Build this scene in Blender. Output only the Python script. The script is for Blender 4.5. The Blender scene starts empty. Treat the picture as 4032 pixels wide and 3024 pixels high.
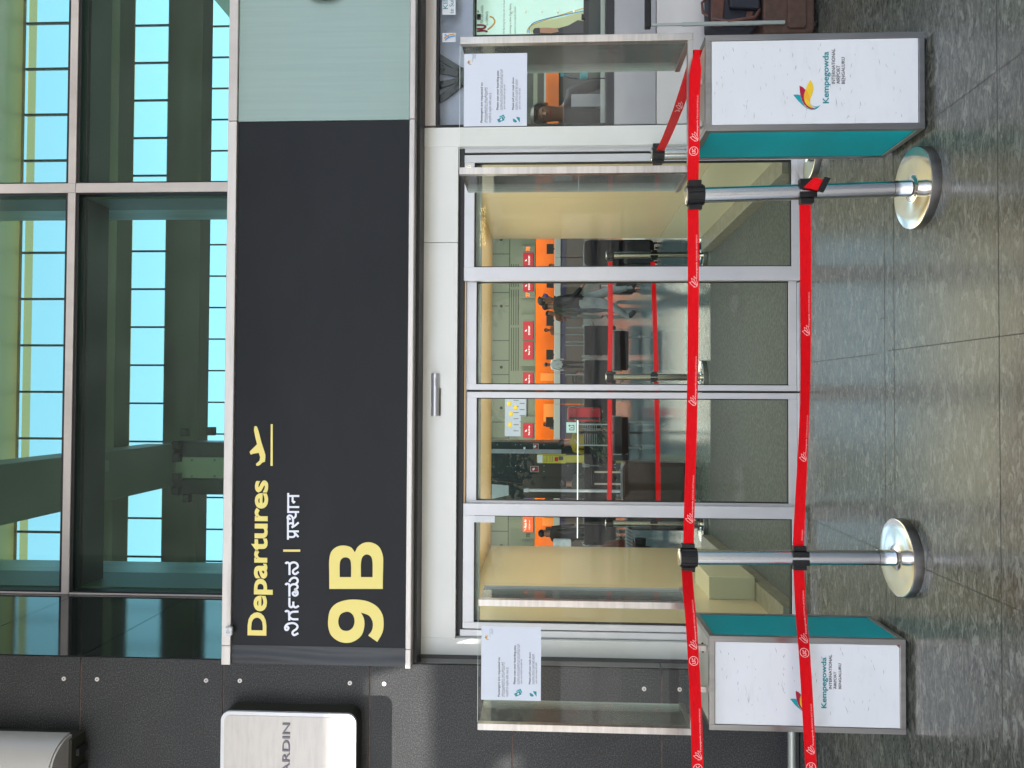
import bpy, bmesh, math, random
from mathutils import Vector, Matrix
random.seed(7)
R = math.radians
sc = bpy.context.scene
col = sc.collection

# ---------------------------------------------------------------- camera
FPX = 3000.0
CAMP = Vector((0.0, -4.71, 1.56))
YAW, PITCH, ROLL = 0.0207, 0.0470, 0.0040
F_ = Vector((math.sin(YAW) * math.cos(PITCH), math.cos(YAW) * math.cos(PITCH), math.sin(PITCH)))
R0 = Vector((math.cos(YAW), -math.sin(YAW), 0))
U0 = R0.cross(F_)
R_ = R0 * math.cos(ROLL) + U0 * math.sin(ROLL)
U_ = U0 * math.cos(ROLL) - R0 * math.sin(ROLL)
cam = bpy.data.cameras.new('camera')
camo = bpy.data.objects.new('camera', cam)
col.objects.link(camo)
# the phone was held sideways: image right = world down, image up = world right
m = Matrix(((-U_.x, R_.x, -F_.x, CAMP.x), (-U_.y, R_.y, -F_.y, CAMP.y), (-U_.z, R_.z, -F_.z, CAMP.z), (0, 0, 0, 1)))
camo.matrix_world = m
cam.sensor_width = 36.0
cam.lens = FPX / 4032 * 36
cam.clip_end = 500
cam.clip_start = 0.05
sc.camera = camo

# ---------------------------------------------------------------- world, sun, exposure
SUN_EL, SUN_AZ = 52.0, 205.0         # the sun stands behind the viewer; the canopy keeps the entrance in open shade
w = bpy.data.worlds.new('World')
sc.world = w
w.use_nodes = True
nt = w.node_tree
bg = nt.nodes['Background']
sky = nt.nodes.new('ShaderNodeTexSky')
sky.sky_type = 'NISHITA'
sky.sun_disc = False
sky.sun_elevation = R(SUN_EL)
sky.sun_rotation = R(SUN_AZ)
sky.dust_density = 3.0
nt.links.new(sky.outputs[0], bg.inputs[0])
bg.inputs[1].default_value = 0.15
sl = bpy.data.lights.new('sun', 'SUN')
sl.energy = 4.6
sl.angle = R(0.5)
sl.color = (1, .96, .9)
so = bpy.data.objects.new('sun', sl)
col.objects.link(so)
sd = Vector((math.sin(R(SUN_AZ)) * math.cos(R(SUN_EL)), math.cos(R(SUN_AZ)) * math.cos(R(SUN_EL)), math.sin(R(SUN_EL))))
so.rotation_euler = sd.to_track_quat('Z', 'Y').to_euler()
sc.view_settings.view_transform = 'Standard'
sc.view_settings.look = 'None'
sc.view_settings.gamma = 1
sc.view_settings.exposure = 1.88
sc.cycles.max_bounces = 8
sc.cycles.transparent_max_bounces = 24
sc.cycles.use_denoising = True
sc.cycles.sample_clamp_indirect = 6

def lamp(name, x, y, z, sx, sy, e, c=(1, .95, .85), rot=(0, 0, 0)):
    l = bpy.data.lights.new(name, 'AREA')
    l.shape = 'RECTANGLE'; l.size = sx; l.size_y = sy; l.energy = e; l.color = c
    o = bpy.data.objects.new(name, l)
    o.location = (x, y, z); o.rotation_euler = rot
    col.objects.link(o)
    return o
# unseen area lights added to brighten the hall, the lobby and the booth
lamp('hall_ceiling_lamp', 0, 27.5, 4.6, 16, 2.0, 260, (1, .92, .8))
lamp('desk_wall_lamp', 0, 30.98, 3.6, 24, .3, 330, (1, .82, .6), (R(35), 0, 0))  # added fill aimed at the orange wall to brighten it
lamp('hall_ceiling_lamp', 0, 15.0, 6.0, 14, 3.0, 45, (.85, .95, 1))
lamp('hall_ceiling_lamp', 0, 8.0, 5.0, 8, 2.5, 45, (.8, .95, 1))
lamp('lobby_ceiling_lamp', 0.08, 1.36, 2.085, 2.5, 2.4, 14, (1, .90, .72))
lamp('lobby_cove_lamp', 0.08, 1.37, 2.0, 2.8, 2.44, 5.0, (1, .86, .64), (R(180), 0, 0))  # added fill pointing up, lifts the tan lobby ceiling
lamp('booth_ceiling_lamp', 3.1, 1.6, 2.9, 1.6, 1.2, 22, (.92, 1, .97))

# ---------------------------------------------------------------- pixel helpers (photo pixels, 4032 x 3024, lying on its side)
def ray(x, y):
    a = ((3024 - y) - 1512) / FPX
    b = (x - 2016) / FPX
    return F_ + R_ * a - U_ * b
def P(x, y, yw):
    d = ray(x, y); return CAMP + d * ((yw - CAMP.y) / d.y)
def PG(x, y, z=0.0):
    d = ray(x, y); return CAMP + d * ((z - CAMP.z) / d.z)
def PX(x, y, xw):
    d = ray(x, y); return CAMP + d * ((xw - CAMP.x) / d.x)
def W(x0, x1, y0, y1, yp):
    xm, ym = (x0 + x1) / 2, (y0 + y1) / 2
    return (P(xm, y1, yp).x, P(xm, y0, yp).x, P(x1, ym, yp).z, P(x0, ym, yp).z)

# ---------------------------------------------------------------- objects
LOC = {}
def tag(o, label=None, cat=None, group=None, kind=None):
    if label: o['label'] = label
    if cat: o['category'] = cat
    if group: o['group'] = group
    if kind: o['kind'] = kind
    return o
def thing(name, label, cat, loc=(0, 0, 0), group=None, local=False, rotz=0):
    o = bpy.data.objects.new(name, None)
    o.empty_display_size = .1
    o.location = loc
    o.rotation_euler = (0, 0, rotz)
    col.objects.link(o)
    LOC[o.name] = Vector((0, 0, 0)) if local else Vector(loc)
    return tag(o, label, cat, group)
def copy_tree(o, parent=None):
    c = o.copy(); col.objects.link(c)
    if parent: c.parent = parent
    for ch in list(o.children): copy_tree(ch, c)
    return c

class MB:
    def __init__(s): s.v = []; s.f = []; s.mi = []; s.uv = None
    def add(s, vs, fs, mi=0):
        n = len(s.v); s.v += [tuple(v) for v in vs]
        for f in fs: s.f.append(tuple(i + n for i in f)); s.mi.append(mi)
        return s
    def box(s, x0, x1, y0, y1, z0, z1, mi=0):
        if x0 > x1: x0, x1 = x1, x0
        if y0 > y1: y0, y1 = y1, y0
        if z0 > z1: z0, z1 = z1, z0
        return s.add([(x0, y0, z0), (x1, y0, z0), (x1, y1, z0), (x0, y1, z0), (x0, y0, z1), (x1, y0, z1), (x1, y1, z1), (x0, y1, z1)],
                     [(0, 3, 2, 1), (4, 5, 6, 7), (0, 1, 5, 4), (1, 2, 6, 5), (2, 3, 7, 6), (3, 0, 4, 7)], mi)
    def pbox(s, x0, x1, y0, y1, yp, t, mi=0):
        a, b, c, d = W(x0, x1, y0, y1, yp)
        return s.box(a, b, yp, yp + t, c, d, mi)
    def tube(s, pts, rad, n=10, caps=True, mi=0, sq=None):
        pts = [Vector(p) for p in pts]
        if not isinstance(rad, (list, tuple)): rad = [rad] * len(pts)
        base = len(s.v); up = None
        for i, p in enumerate(pts):
            t = (pts[min(i + 1, len(pts) - 1)] - pts[max(i - 1, 0)])
            if t.length < 1e-9: t = Vector((0, 0, 1))
            t.normalize()
            if up is None: up = t.orthogonal().normalized()
            up = (up - t * up.dot(t)).normalized()
            b = t.cross(up)
            for k in range(n):
                a = 2 * math.pi * k / n
                s.v.append(tuple(p + (up * math.cos(a) + b * math.sin(a)) * rad[i]))
        for i in range(len(pts) - 1):
            for k in range(n):
                a, b2 = base + i * n + k, base + i * n + (k + 1) % n
                s.f.append((a, b2, b2 + n, a + n)); s.mi.append(mi)
        if caps:
            s.f.append(tuple(base + k for k in range(n))[::-1]); s.mi.append(mi)
            s.f.append(tuple(base + (len(pts) - 1) * n + k for k in range(n))); s.mi.append(mi)
        return s
    def lathe(s, c, prof, n=48, mi=0):
        base = len(s.v)
        for r, z in prof:
            for k in range(n):
                a = 2 * math.pi * k / n
                s.v.append((c[0] + r * math.cos(a), c[1] + r * math.sin(a), c[2] + z))
        for i in range(len(prof) - 1):
            for k in range(n):
                a, b = base + i * n + k, base + i * n + (k + 1) % n
                s.f.append((a, b, b + n, a + n)); s.mi.append(mi)
        s.f.append(tuple(base + k for k in range(n))[::-1]); s.mi.append(mi)
        s.f.append(tuple(base + (len(prof) - 1) * n + k for k in range(n))); s.mi.append(mi)
        return s
    def prism(s, pts, y0, y1, mi=0):       # pts: (x, z) outline, extruded along y
        n = len(pts); b = len(s.v)
        s.v += [(x, y0, z) for x, z in pts] + [(x, y1, z) for x, z in pts]
        s.f.append(tuple(b + i for i in range(n))); s.mi.append(mi)
        s.f.append(tuple(b + n + i for i in range(n))[::-1]); s.mi.append(mi)
        for i in range(n):
            j = (i + 1) % n
            s.f.append((b + j, b + i, b + n + i, b + n + j)); s.mi.append(mi)
        return s
    def pprism(s, pts, yp, t, mi=0):       # outline in photo pixels
        q = [P(x, y, yp) for x, y in pts]
        return s.prism([(p.x, p.z) for p in q], yp, yp + t, mi)
    def ball(s, c, rx, ry, rz, n=12, mi=0):
        base = len(s.v); m_ = n // 2 + 1
        for i in range(m_):
            th = math.pi * i / (m_ - 1)
            for k in range(n):
                a = 2 * math.pi * k / n
                s.v.append((c[0] + rx * math.sin(th) * math.cos(a), c[1] + ry * math.sin(th) * math.sin(a), c[2] + rz * math.cos(th)))
        for i in range(m_ - 1):
            for k in range(n):
                a, b = base + i * n + k, base + i * n + (k + 1) % n
                s.f.append((a, a + n, b + n, b)); s.mi.append(mi)
        return s
    def build(s, name, mats, parent=None, bevel=0, smooth=False, seg=2):
        me = bpy.data.meshes.new(name)
        me.from_pydata(s.v, [], s.f)
        if not isinstance(mats, (list, tuple)): mats = [mats]
        for m_ in mats: me.materials.append(m_)
        for p, i in zip(me.polygons, s.mi): p.material_index = i
        bm = bmesh.new(); bm.from_mesh(me)
        bmesh.ops.remove_doubles(bm, verts=bm.verts, dist=1e-6)
        bmesh.ops.recalc_face_normals(bm, faces=bm.faces)
        bm.to_mesh(me); bm.free()
        if smooth:
            for p in me.polygons: p.use_smooth = True
            try: me.set_sharp_from_angle(angle=R(40))
            except Exception: pass
        o = bpy.data.objects.new(name, me)
        col.objects.link(o)
        LOC[o.name] = Vector((0, 0, 0))
        if parent:
            o.parent = parent
            o.location = -LOC.get(parent.name, Vector((0, 0, 0)))
        if bevel:
            b = o.modifiers.new('bevel', 'BEVEL'); b.width = bevel; b.segments = seg; b.limit_method = 'ANGLE'; b.angle_limit = R(40)
        return o

# ---------------------------------------------------------------- materials
def mat(name, c, rough=.5, metal=0, noise=None, bump=0, spec=.5, coat=0):
    """noise: (scale xyz, second colour, low, high, detail)"""
    m_ = bpy.data.materials.new(name); m_.use_nodes = True
    n = m_.node_tree.nodes; l = m_.node_tree.links
    b = n['Principled BSDF']
    b.inputs['Base Color'].default_value = (*c, 1)
    b.inputs['Roughness'].default_value = rough
    b.inputs['Metallic'].default_value = metal
    b.inputs['Specular IOR Level'].default_value = spec
    if coat: b.inputs['Coat Weight'].default_value = coat; b.inputs['Coat Roughness'].default_value = .05
    if noise:
        sc_, c2, lo, hi, det = noise
        tc = n.new('ShaderNodeTexCoord'); mp = n.new('ShaderNodeMapping')
        mp.inputs['Scale'].default_value = sc_
        l.new(tc.outputs['Object'], mp.inputs[0])
        nz = n.new('ShaderNodeTexNoise'); nz.inputs['Scale'].default_value = 1; nz.inputs['Detail'].default_value = det
        nz.inputs['Roughness'].default_value = .6
        l.new(mp.outputs[0], nz.inputs['Vector'])
        mr = n.new('ShaderNodeMapRange'); mr.inputs[1].default_value = lo; mr.inputs[2].default_value = hi
        l.new(nz.outputs[0], mr.inputs[0])
        mx = n.new('ShaderNodeMix'); mx.data_type = 'RGBA'
        mx.inputs[6].default_value = (*c, 1); mx.inputs[7].default_value = (*c2, 1)
        l.new(mr.outputs[0], mx.inputs[0]); l.new(mx.outputs[2], b.inputs['Base Color'])
        if det >= 7:        # large soft staining on top of the grain
            n2 = n.new('ShaderNodeTexNoise'); n2.inputs['Scale'].default_value = 2.2; n2.inputs['Detail'].default_value = 5; n2.inputs['Distortion'].default_value = .6
            l.new(tc.outputs['Object'], n2.inputs['Vector'])
            r2 = n.new('ShaderNodeMapRange'); r2.inputs[1].default_value = .3; r2.inputs[2].default_value = .7; r2.inputs[3].default_value = .72 if sum(c) < .3 else .93; r2.inputs[4].default_value = 1.2 if sum(c) < .3 else 1.0
            l.new(n2.outputs[0], r2.inputs[0])
            m3_ = n.new('ShaderNodeMix'); m3_.data_type = 'RGBA'; m3_.blend_type = 'MULTIPLY'; m3_.inputs[0].default_value = 1
            l.new(mx.outputs[2], m3_.inputs[6]); l.new(r2.outputs[0], m3_.inputs[7]); l.new(m3_.outputs[2], b.inputs['Base Color'])
        if bump:
            bp = n.new('ShaderNodeBump'); bp.inputs['Strength'].default_value = bump; bp.inputs['Distance'].default_value = .002
            l.new(nz.outputs[0], bp.inputs['Height']); l.new(bp.outputs[0], b.inputs['Normal'])
    return m_
def emis(name, c, s):
    m_ = bpy.data.materials.new(name); m_.use_nodes = True
    b = m_.node_tree.nodes['Principled BSDF']
    b.inputs['Base Color'].default_value = (*c, 1); b.inputs['Emission Color'].default_value = (*c, 1)
    b.inputs['Emission Strength'].default_value = s
    return m_
def glass(name, tint, ior=1.5, rough=0.0, milk=0, milkc=(1, 1, 1)):
    m_ = bpy.data.materials.new(name); m_.use_nodes = True
    n = m_.node_tree.nodes; l = m_.node_tree.links
    n.remove(n['Principled BSDF']); out = n['Material Output']
    t = n.new('ShaderNodeBsdfTransparent'); t.inputs[0].default_value = (*tint, 1)
    g = n.new('ShaderNodeBsdfGlossy'); g.inputs['Roughness'].default_value = rough
    fr = n.new('ShaderNodeFresnel'); fr.inputs[0].default_value = ior
    mx = n.new('ShaderNodeMixShader')
    l.new(fr.outputs[0], mx.inputs[0]); l.new(t.outputs[0], mx.inputs[1]); l.new(g.outputs[0], mx.inputs[2])
    last = mx
    if milk:
        d = n.new('ShaderNodeBsdfDiffuse'); d.inputs[0].default_value = (*milkc, 1)
        m2 = n.new('ShaderNodeMixShader')
        tc = n.new('ShaderNodeTexCoord'); nz = n.new('ShaderNodeTexNoise'); nz.inputs['Scale'].default_value = 3; nz.inputs['Detail'].default_value = 6
        l.new(tc.outputs['Object'], nz.inputs['Vector'])
        mr = n.new('ShaderNodeMapRange'); mr.inputs[1].default_value = .35; mr.inputs[2].default_value = .75
        mr.inputs[3].default_value = milk * .5; mr.inputs[4].default_value = milk * 1.6
        l.new(nz.outputs[0], mr.inputs[0]); l.new(mr.outputs[0], m2.inputs[0])
        l.new(last.outputs[0], m2.inputs[1]); l.new(d.outputs[0], m2.inputs[2]); last = m2
    l.new(last.outputs[0], out.inputs[0])
    return m_

M = {}
M['alu'] = mat('brushed aluminium', (.56, .52, .50), .40, .15, ((3, 3, 1.2), (.42, .385, .37), .45, .8, 5))
M['alu_h'] = mat('weathered cream aluminium', (.62, .58, .55), .38, .35, ((1.5, 3, 14), (.40, .37, .36), .5, .8, 6))
M['white_alu'] = mat('white anodised aluminium', (.62, .62, .64), .35, .25, ((3, 3, 1), (.50, .50, .52), .5, .85, 4))
M['white_panel'] = mat('white coated panel', (.80, .80, .755), .35, 0, ((1.2, 1.2, 2), (.72, .725, .685), .45, .8, 4))
M['cream_panel'] = mat('cream metal panel', (.60, .56, .53), .4, .1, ((1, 1, 4), (.52, .48, .46), .45, .8, 4))
M['sign'] = mat('charcoal vinyl', (.013, .0145, .0175), .40, 0, ((.8, .8, 2), (.019, .0205, .0235), .3, .7, 3), 0, .15)
M['sign_fold'] = mat('charcoal folded vinyl', (.024, .027, .031), .3, 0, ((2, 2, 2), (.016, .018, .021), .3, .7, 4), .4, .4)
M['yellow'] = mat('yellow vinyl letters', (.83, .70, .20), .4)
M['lilac_white'] = mat('white vinyl letters', (.80, .82, .93), .4)
M['frost'] = mat('frosted green glass', (.255, .355, .32), .28, 0, ((60, 2, 1.5), (.235, .335, .30), .4, .7, 3), 0, .5, .3)
M['stone'] = mat('dark flamed granite', (.011, .0118, .0125), .45, 0, ((120, 120, 150), (.10, .102, .105), .46, .80, 10), .35, .35)
M['stone_pol'] = mat('polished dark granite', (.012, .014, .014), .06, 0, ((14, 14, 60), (.03, .027, .024), .5, .8, 7), .05, .9)
M['grout'] = mat('rusty grout', (.14, .09, .07), .8, 0, ((20, 20, 20), (.05, .04, .035), .45, .7, 5))
M['black'] = mat('black rubber', (.006, .006, .007), .5)
M['blackp'] = mat('black plastic', (.008, .008, .009), .4, 0, ((40, 40, 40), (.013, .013, .013), .4, .7, 3), 0, .3)
M['steel'] = mat('brushed stainless steel', (.50, .475, .46), .30, 1, ((3, 3, 40), (.36, .34, .33), .4, .75, 5))
M['chrome'] = mat('polished stainless steel', (.86, .85, .81), .13, 1, ((5, 5, 4), (.62, .60, .57), .4, .75, 5))
M['pole'] = mat('polished steel tube', (.62, .60, .575), .17, 1)
M['steel_side'] = mat('satin steel rim', (.36, .345, .335), .28, 1, ((18, 18, 3), (.28, .27, .26), .4, .7, 4))
M['kioskwhite'] = mat('scuffed white laminate', (.70, .72, .745), .35, 0, ((9, 9, 26), (.655, .67, .69), .52, .8, 8))
M['kioskcream'] = mat('ivory laminate', (.66, .66, .58), .35)
M['teal'] = mat('teal laminate', (0.0, .37, .41), .42, 0, ((1, 1, 3), (.0, .32, .355), .4, .75, 3), 0, .12)
M['teal_print'] = mat('teal print', (.0, .22, .26), .4)
M['teal_logo'] = mat('bright teal print', (.0, .30, .34), .4)
M['crimson'] = mat('crimson print', (.38, .004, .035), .4)
M['gold'] = mat('golden print', (.78, .52, .02), .4)
M['orange_print'] = mat('amber print', (.80, .38, .03), .4)
M['ink'] = mat('dark grey print', (.06, .06, .065), .5)
M['ink_soft'] = mat('soft grey print', (.16, .15, .18), .5)
M['scuff'] = mat('rubber scuff marks', (.22, .22, .23), .6)
M['rust'] = mat('rusty chipped corner', (.25, .05, .035), .8)
M['belt'] = mat('red webbing', (.72, .004, .009), .7, 0, ((30, 30, 220), (.60, .003, .008), .4, .7, 3), .3, .12)
M['beltprint'] = mat('pale pink print', (.95, .45, .45), .6)
M['paper'] = mat('white paper', (.62, .66, .74), .6)
M['clear'] = glass('clear glass', (.93, .95, .94), 1.3)
M['door_glass'] = glass('door glass', (.74, .84, .79), 1.32)
M['screen_glass'] = glass('scratched screen glass', (.92, .94, .92), 1.3, 0, .012, (.8, .85, .78))
M['wing_glass'] = glass('wing glass', (.86, .87, .84), 1.18, 0, .09, (.75, .74, .68))
M['edge_glass'] = mat('bright glass edge', (.75, .85, .8), .2)
M['teal_glass'] = glass('teal tinted glass', (.53, .93, .68), 1.45, 0, .02, (.8, .95, .95))
M['tan'] = mat('tan lacquered panel', (.66, .43, .17), .3, 0, ((.7, .7, 1.0), (.58, .38, .15), .4, .7, 2), 0, .6)
M['beige'] = mat('glossy beige wall panel', (.64, .565, .40), .32, 0, ((.8, .8, 1), (.56, .51, .38), .4, .7, 2), 0, .6)
M['plinth'] = mat('pale stone plinth', (.20, .20, .165), .3, 0, ((14, 14, 30), (.30, .30, .26), .4, .7, 6))
M['pale'] = mat('pale green wall panel', (.60, .60, .46), .2)
M['sage'] = mat('sage metal panel', (.17, .19, .14), .45)
M['sage_d'] = mat('sage panel seam', (.05, .06, .045), .5)
M['orange'] = mat('orange glossy wall', (.80, .17, .006), .25, 0, ((.5, .5, 1), (.62, .12, .004), .35, .7, 3))
M['purple'] = mat('purple counter front', (.02, .012, .05), .4)
M['brownc'] = mat('brown counter base', (.07, .05, .038), .4)
M['darkhall'] = mat('dark hall wall', (.035, .045, .042), .5)
M['blackclad'] = mat('black column cladding', (.018, .024, .024), .35)
M['steelp'] = mat('grey steel post', (.35, .38, .36), .35, .5)
M['redscreen'] = emis('lit red display', (.36, .010, .025), .14)
M['orangescreen'] = emis('lit orange display', (.75, .09, .02), .22)
M['darkscreen'] = emis('lit dark display', (.02, .02, .05), .5)
M['whiteon'] = emis('lit white lettering', (.95, .9, .9), .14)
M['led'] = emis('orange led digits', (1, .15, .02), .6)
M['lightw'] = emis('white light tube', (1, 1, .98), .5)
M['lightwarm'] = emis('warm light tube', (1, .8, .45), .8)
M['signlit'] = emis('lit white sign face', (.75, .95, .9), .1)
M['yellowboard'] = mat('yellow stand board', (.50, .42, .04), .5)
M['redsign'] = mat('dark red fire sign', (.28, .02, .02), .5)
M['pink'] = mat('red luggage', (.35, .01, .015), .4)
M['lug'] = mat('dark maroon luggage', (.035, .018, .022), .35, 0, ((6, 6, 6), (.05, .035, .035), .4, .7, 3))
M['luggrey'] = mat('charcoal luggage', (.04, .037, .037), .5)
M['leather'] = mat('brown leather', (.10, .032, .018), .45, 0, ((15, 15, 15), (.05, .018, .012), .4, .7, 4), .3)
M['navy'] = mat('navy fabric', (.012, .014, .024), .7)
M['brownfab'] = mat('brown suitcase fabric', (.06, .030, .020), .7, 0, ((30, 30, 30), (.085, .045, .032), .4, .7, 5), .2)
M['girder'] = mat('dark green steel girder', (.10, .105, .09), .5, 0, ((.4, .4, .4), (.14, .145, .12), .4, .7, 2))
M['olive'] = mat('olive ceiling panel', (.30, .29, .21), .5)
M['blind'] = glass('pale blind strip', (.98, .74, .46), 1.2)
M['fin_light'] = mat('light grey fin', (.30, .33, .31), .3, .3, ((1, 8, 1.5), (.20, .22, .21), .4, .7, 3))
M['fin_dark'] = mat('dark grey fin', (.09, .10, .095), .4)
M['lamp_body'] = mat('grey lamp housing', (.50, .48, .46), .35, .2)
M['cap_dark'] = mat('dark olive side', (.035, .035, .026), .5)
M['board'] = mat('brushed sign board', (.50, .465, .43), .36, .3, ((6, 6, 40), (.43, .40, .375), .45, .75, 5))
M['lilac'] = mat('lilac panel', (.42, .46, .58), .4)
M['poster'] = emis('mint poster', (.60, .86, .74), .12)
M['grey_shelf'] = mat('grey shelf panel', (.36, .38, .37), .4)
M['greymetal'] = mat('satin grey metal panel', (.36, .36, .38), .32, .35, ((1.5, 1.5, 3), (.29, .29, .31), .4, .75, 3))
M['lightmetal'] = mat('light metal panel', (.62, .60, .59), .35, .15, ((1.5, 1.5, 3), (.55, .53, .52), .4, .75, 3))
M['skin'] = mat('skin', (.24, .11, .065), .5)
M['hair'] = mat('black hair', (.008, .007, .007), .5)
M['shoe'] = mat('black shoe', (.01, .01, .01), .4)
def cloth(n, c): return mat(n, c, .8, 0, ((8, 8, 8), tuple(k * .7 for k in c), .4, .7, 3))
M['bottle'] = glass('clear plastic', (.85, .92, .9), 1.35)
M['leaf'] = mat('dark green foliage', (.03, .07, .02), .6)
M['canopy'] = mat('white canopy soffit', (.70, .69, .66), .6)
M['ledge'] = mat('dark ledge', (.02, .02, .022), .5)

def floor_mat(name, c1, c2, c3, rough, sx=2.2, sy=30):
    m_ = bpy.data.materials.new(name); m_.use_nodes = True
    n = m_.node_tree.nodes; l = m_.node_tree.links
    b = n['Principled BSDF']; b.inputs['Roughness'].default_value = rough
    tc = n.new('ShaderNodeTexCoord')
    def nz(sc_, det, dist=0):
        mp = n.new('ShaderNodeMapping'); mp.inputs['Scale'].default_value = sc_
        l.new(tc.outputs['Object'], mp.inputs[0])
        t = n.new('ShaderNodeTexNoise'); t.inputs['Scale'].default_value = 1; t.inputs['Detail'].default_value = det; t.inputs['Distortion'].default_value = dist
        t.inputs['Roughness'].default_value = .65
        l.new(mp.outputs[0], t.inputs['Vector']); return t
    a = nz((15, 46, 15), 9, 1.6)
    f = nz((60, 150, 60), 5)
    p = nz((11, 26, 11), 2.5, 1.0)
    def rng(t, lo, hi, o0=0, o1=1):
        r = n.new('ShaderNodeMapRange'); r.inputs[1].default_value = lo; r.inputs[2].default_value = hi; r.inputs[3].default_value = o0; r.inputs[4].default_value = o1
        l.new(t.outputs[0], r.inputs[0]); return r
    def mix(fac, A, B):
        x = n.new('ShaderNodeMix'); x.data_type = 'RGBA'
        l.new(fac.outputs[0], x.inputs[0])
        for s_, v in ((6, A), (7, B)):
            if isinstance(v, tuple): x.inputs[s_].default_value = (*v, 1)
            else: l.new(v.outputs[2], x.inputs[s_])
        return x
    m1 = mix(rng(a, .40, .60), c1, c2)
    m2 = mix(rng(p, .575, .61, 0, .5), m1, c3)
    m3 = mix(rng(f, .52, .66, 0, .7), m2, tuple(k * .35 for k in c1))
    big = nz((.6, 1.1, 1), 3)
    m4 = mix(rng(big, .35, .7, 0, .35), m3, tuple(k * .62 for k in c2))
    l.new(m4.outputs[2], b.inputs['Base Color'])
    rr = rng(a, .3, .7, rough * .8, rough * 1.25); l.new(rr.outputs[0], b.inputs['Roughness'])
    bp = n.new('ShaderNodeBump'); bp.inputs['Strength'].default_value = .12; bp.inputs['Distance'].default_value = .002
    l.new(a.outputs[0], bp.inputs['Height']); l.new(bp.outputs[0], b.inputs['Normal'])
    return m_
M['floor'] = floor_mat('grey green granite paving', (.050, .054, .044), (.165, .170, .142), (.30, .315, .27), .21)
M['floor_in'] = floor_mat('polished inner granite', (.12, .165, .17), (.17, .22, .22), (.22, .26, .26), .14)
M['joint'] = mat('paving joint', (.055, .052, .045), .8)
def mat_ribs():
    m_ = mat('ribbed entrance mat', (.088, .108, .116), .85, 0, ((40, 40, 40), (.15, .175, .19), .4, .7, 5))
    n = m_.node_tree.nodes; l = m_.node_tree.links
    tc = n.new('ShaderNodeTexCoord'); wv = n.new('ShaderNodeTexWave'); wv.bands_direction = 'Y'; wv.inputs['Scale'].default_value = 16
    wv.inputs['Distortion'].default_value = .2
    l.new(tc.outputs['Object'], wv.inputs['Vector'])
    b = n['Principled BSDF']; src = b.inputs['Base Color'].links[0].from_socket
    mx = n.new('ShaderNodeMix'); mx.data_type = 'RGBA'; mx.blend_type = 'MULTIPLY'; mx.inputs[0].default_value = .75
    cr = n.new('ShaderNodeMapRange'); cr.inputs[3].default_value = .25
    l.new(wv.outputs[1], cr.inputs[0]); l.new(src, mx.inputs[6]); l.new(cr.outputs[0], mx.inputs[7]); l.new(mx.outputs[2], b.inputs['Base Color'])
    return m_
M['ribs'] = mat_ribs()

# ---------------------------------------------------------------- lettering
_tc = {}
def text_geo(s, offset=0.0, shear=0):
    k = (s, offset, shear)
    if k in _tc: return _tc[k]
    cu = bpy.data.curves.new('t', 'FONT'); cu.body = s; cu.size = 1; cu.offset = offset; cu.shear = shear
    cu.resolution_u = 4; cu.fill_mode = 'FRONT'
    o = bpy.data.objects.new('t', cu); col.objects.link(o)
    bpy.context.view_layer.update()
    me = bpy.data.meshes.new_from_object(o.evaluated_get(bpy.context.evaluated_depsgraph_get()))
    v = [(p.co.x, p.co.y) for p in me.vertices]; f = [tuple(p.vertices) for p in me.polygons]
    bpy.data.objects.remove(o); bpy.data.curves.remove(cu); bpy.data.meshes.remove(me)
    xs = [a for a, b in v] or [0, 1]; ys = [b for a, b in v] or [0, 1]
    x0, x1, y0, y1 = min(xs), max(xs), min(ys), max(ys)
    v = [((a - x0) / max(x1 - x0, 1e-6), (b - y0) / max(y1 - y0, 1e-6)) for a, b in v]
    _tc[k] = (v, f); return _tc[k]
def letters(s, x0, x1, y0, y1, yp, m_, parent, name='lettering', offset=0, t=.0, lift=.0015, mirror=False):
    v, f = text_geo(s, offset)
    a, b, c, d = W(x0, x1, y0, y1, yp)
    mb = MB()
    vs = [((b - (b - a) * p) if mirror else (a + (b - a) * p), yp - lift - t, c + (d - c) * q) for p, q in v]
    mb.add(vs, f)
    o = mb.build(name, m_, parent)
    if t:
        md = o.modifiers.new('s', 'SOLIDIFY'); md.thickness = t; md.offset = 1
        bm = bmesh.new(); bm.from_mesh(o.data)
        for fc in bm.faces:
            if fc.normal.y > 0: fc.normal_flip()
        bm.to_mesh(o.data); bm.free(); md.offset = -1
    return o
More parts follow.
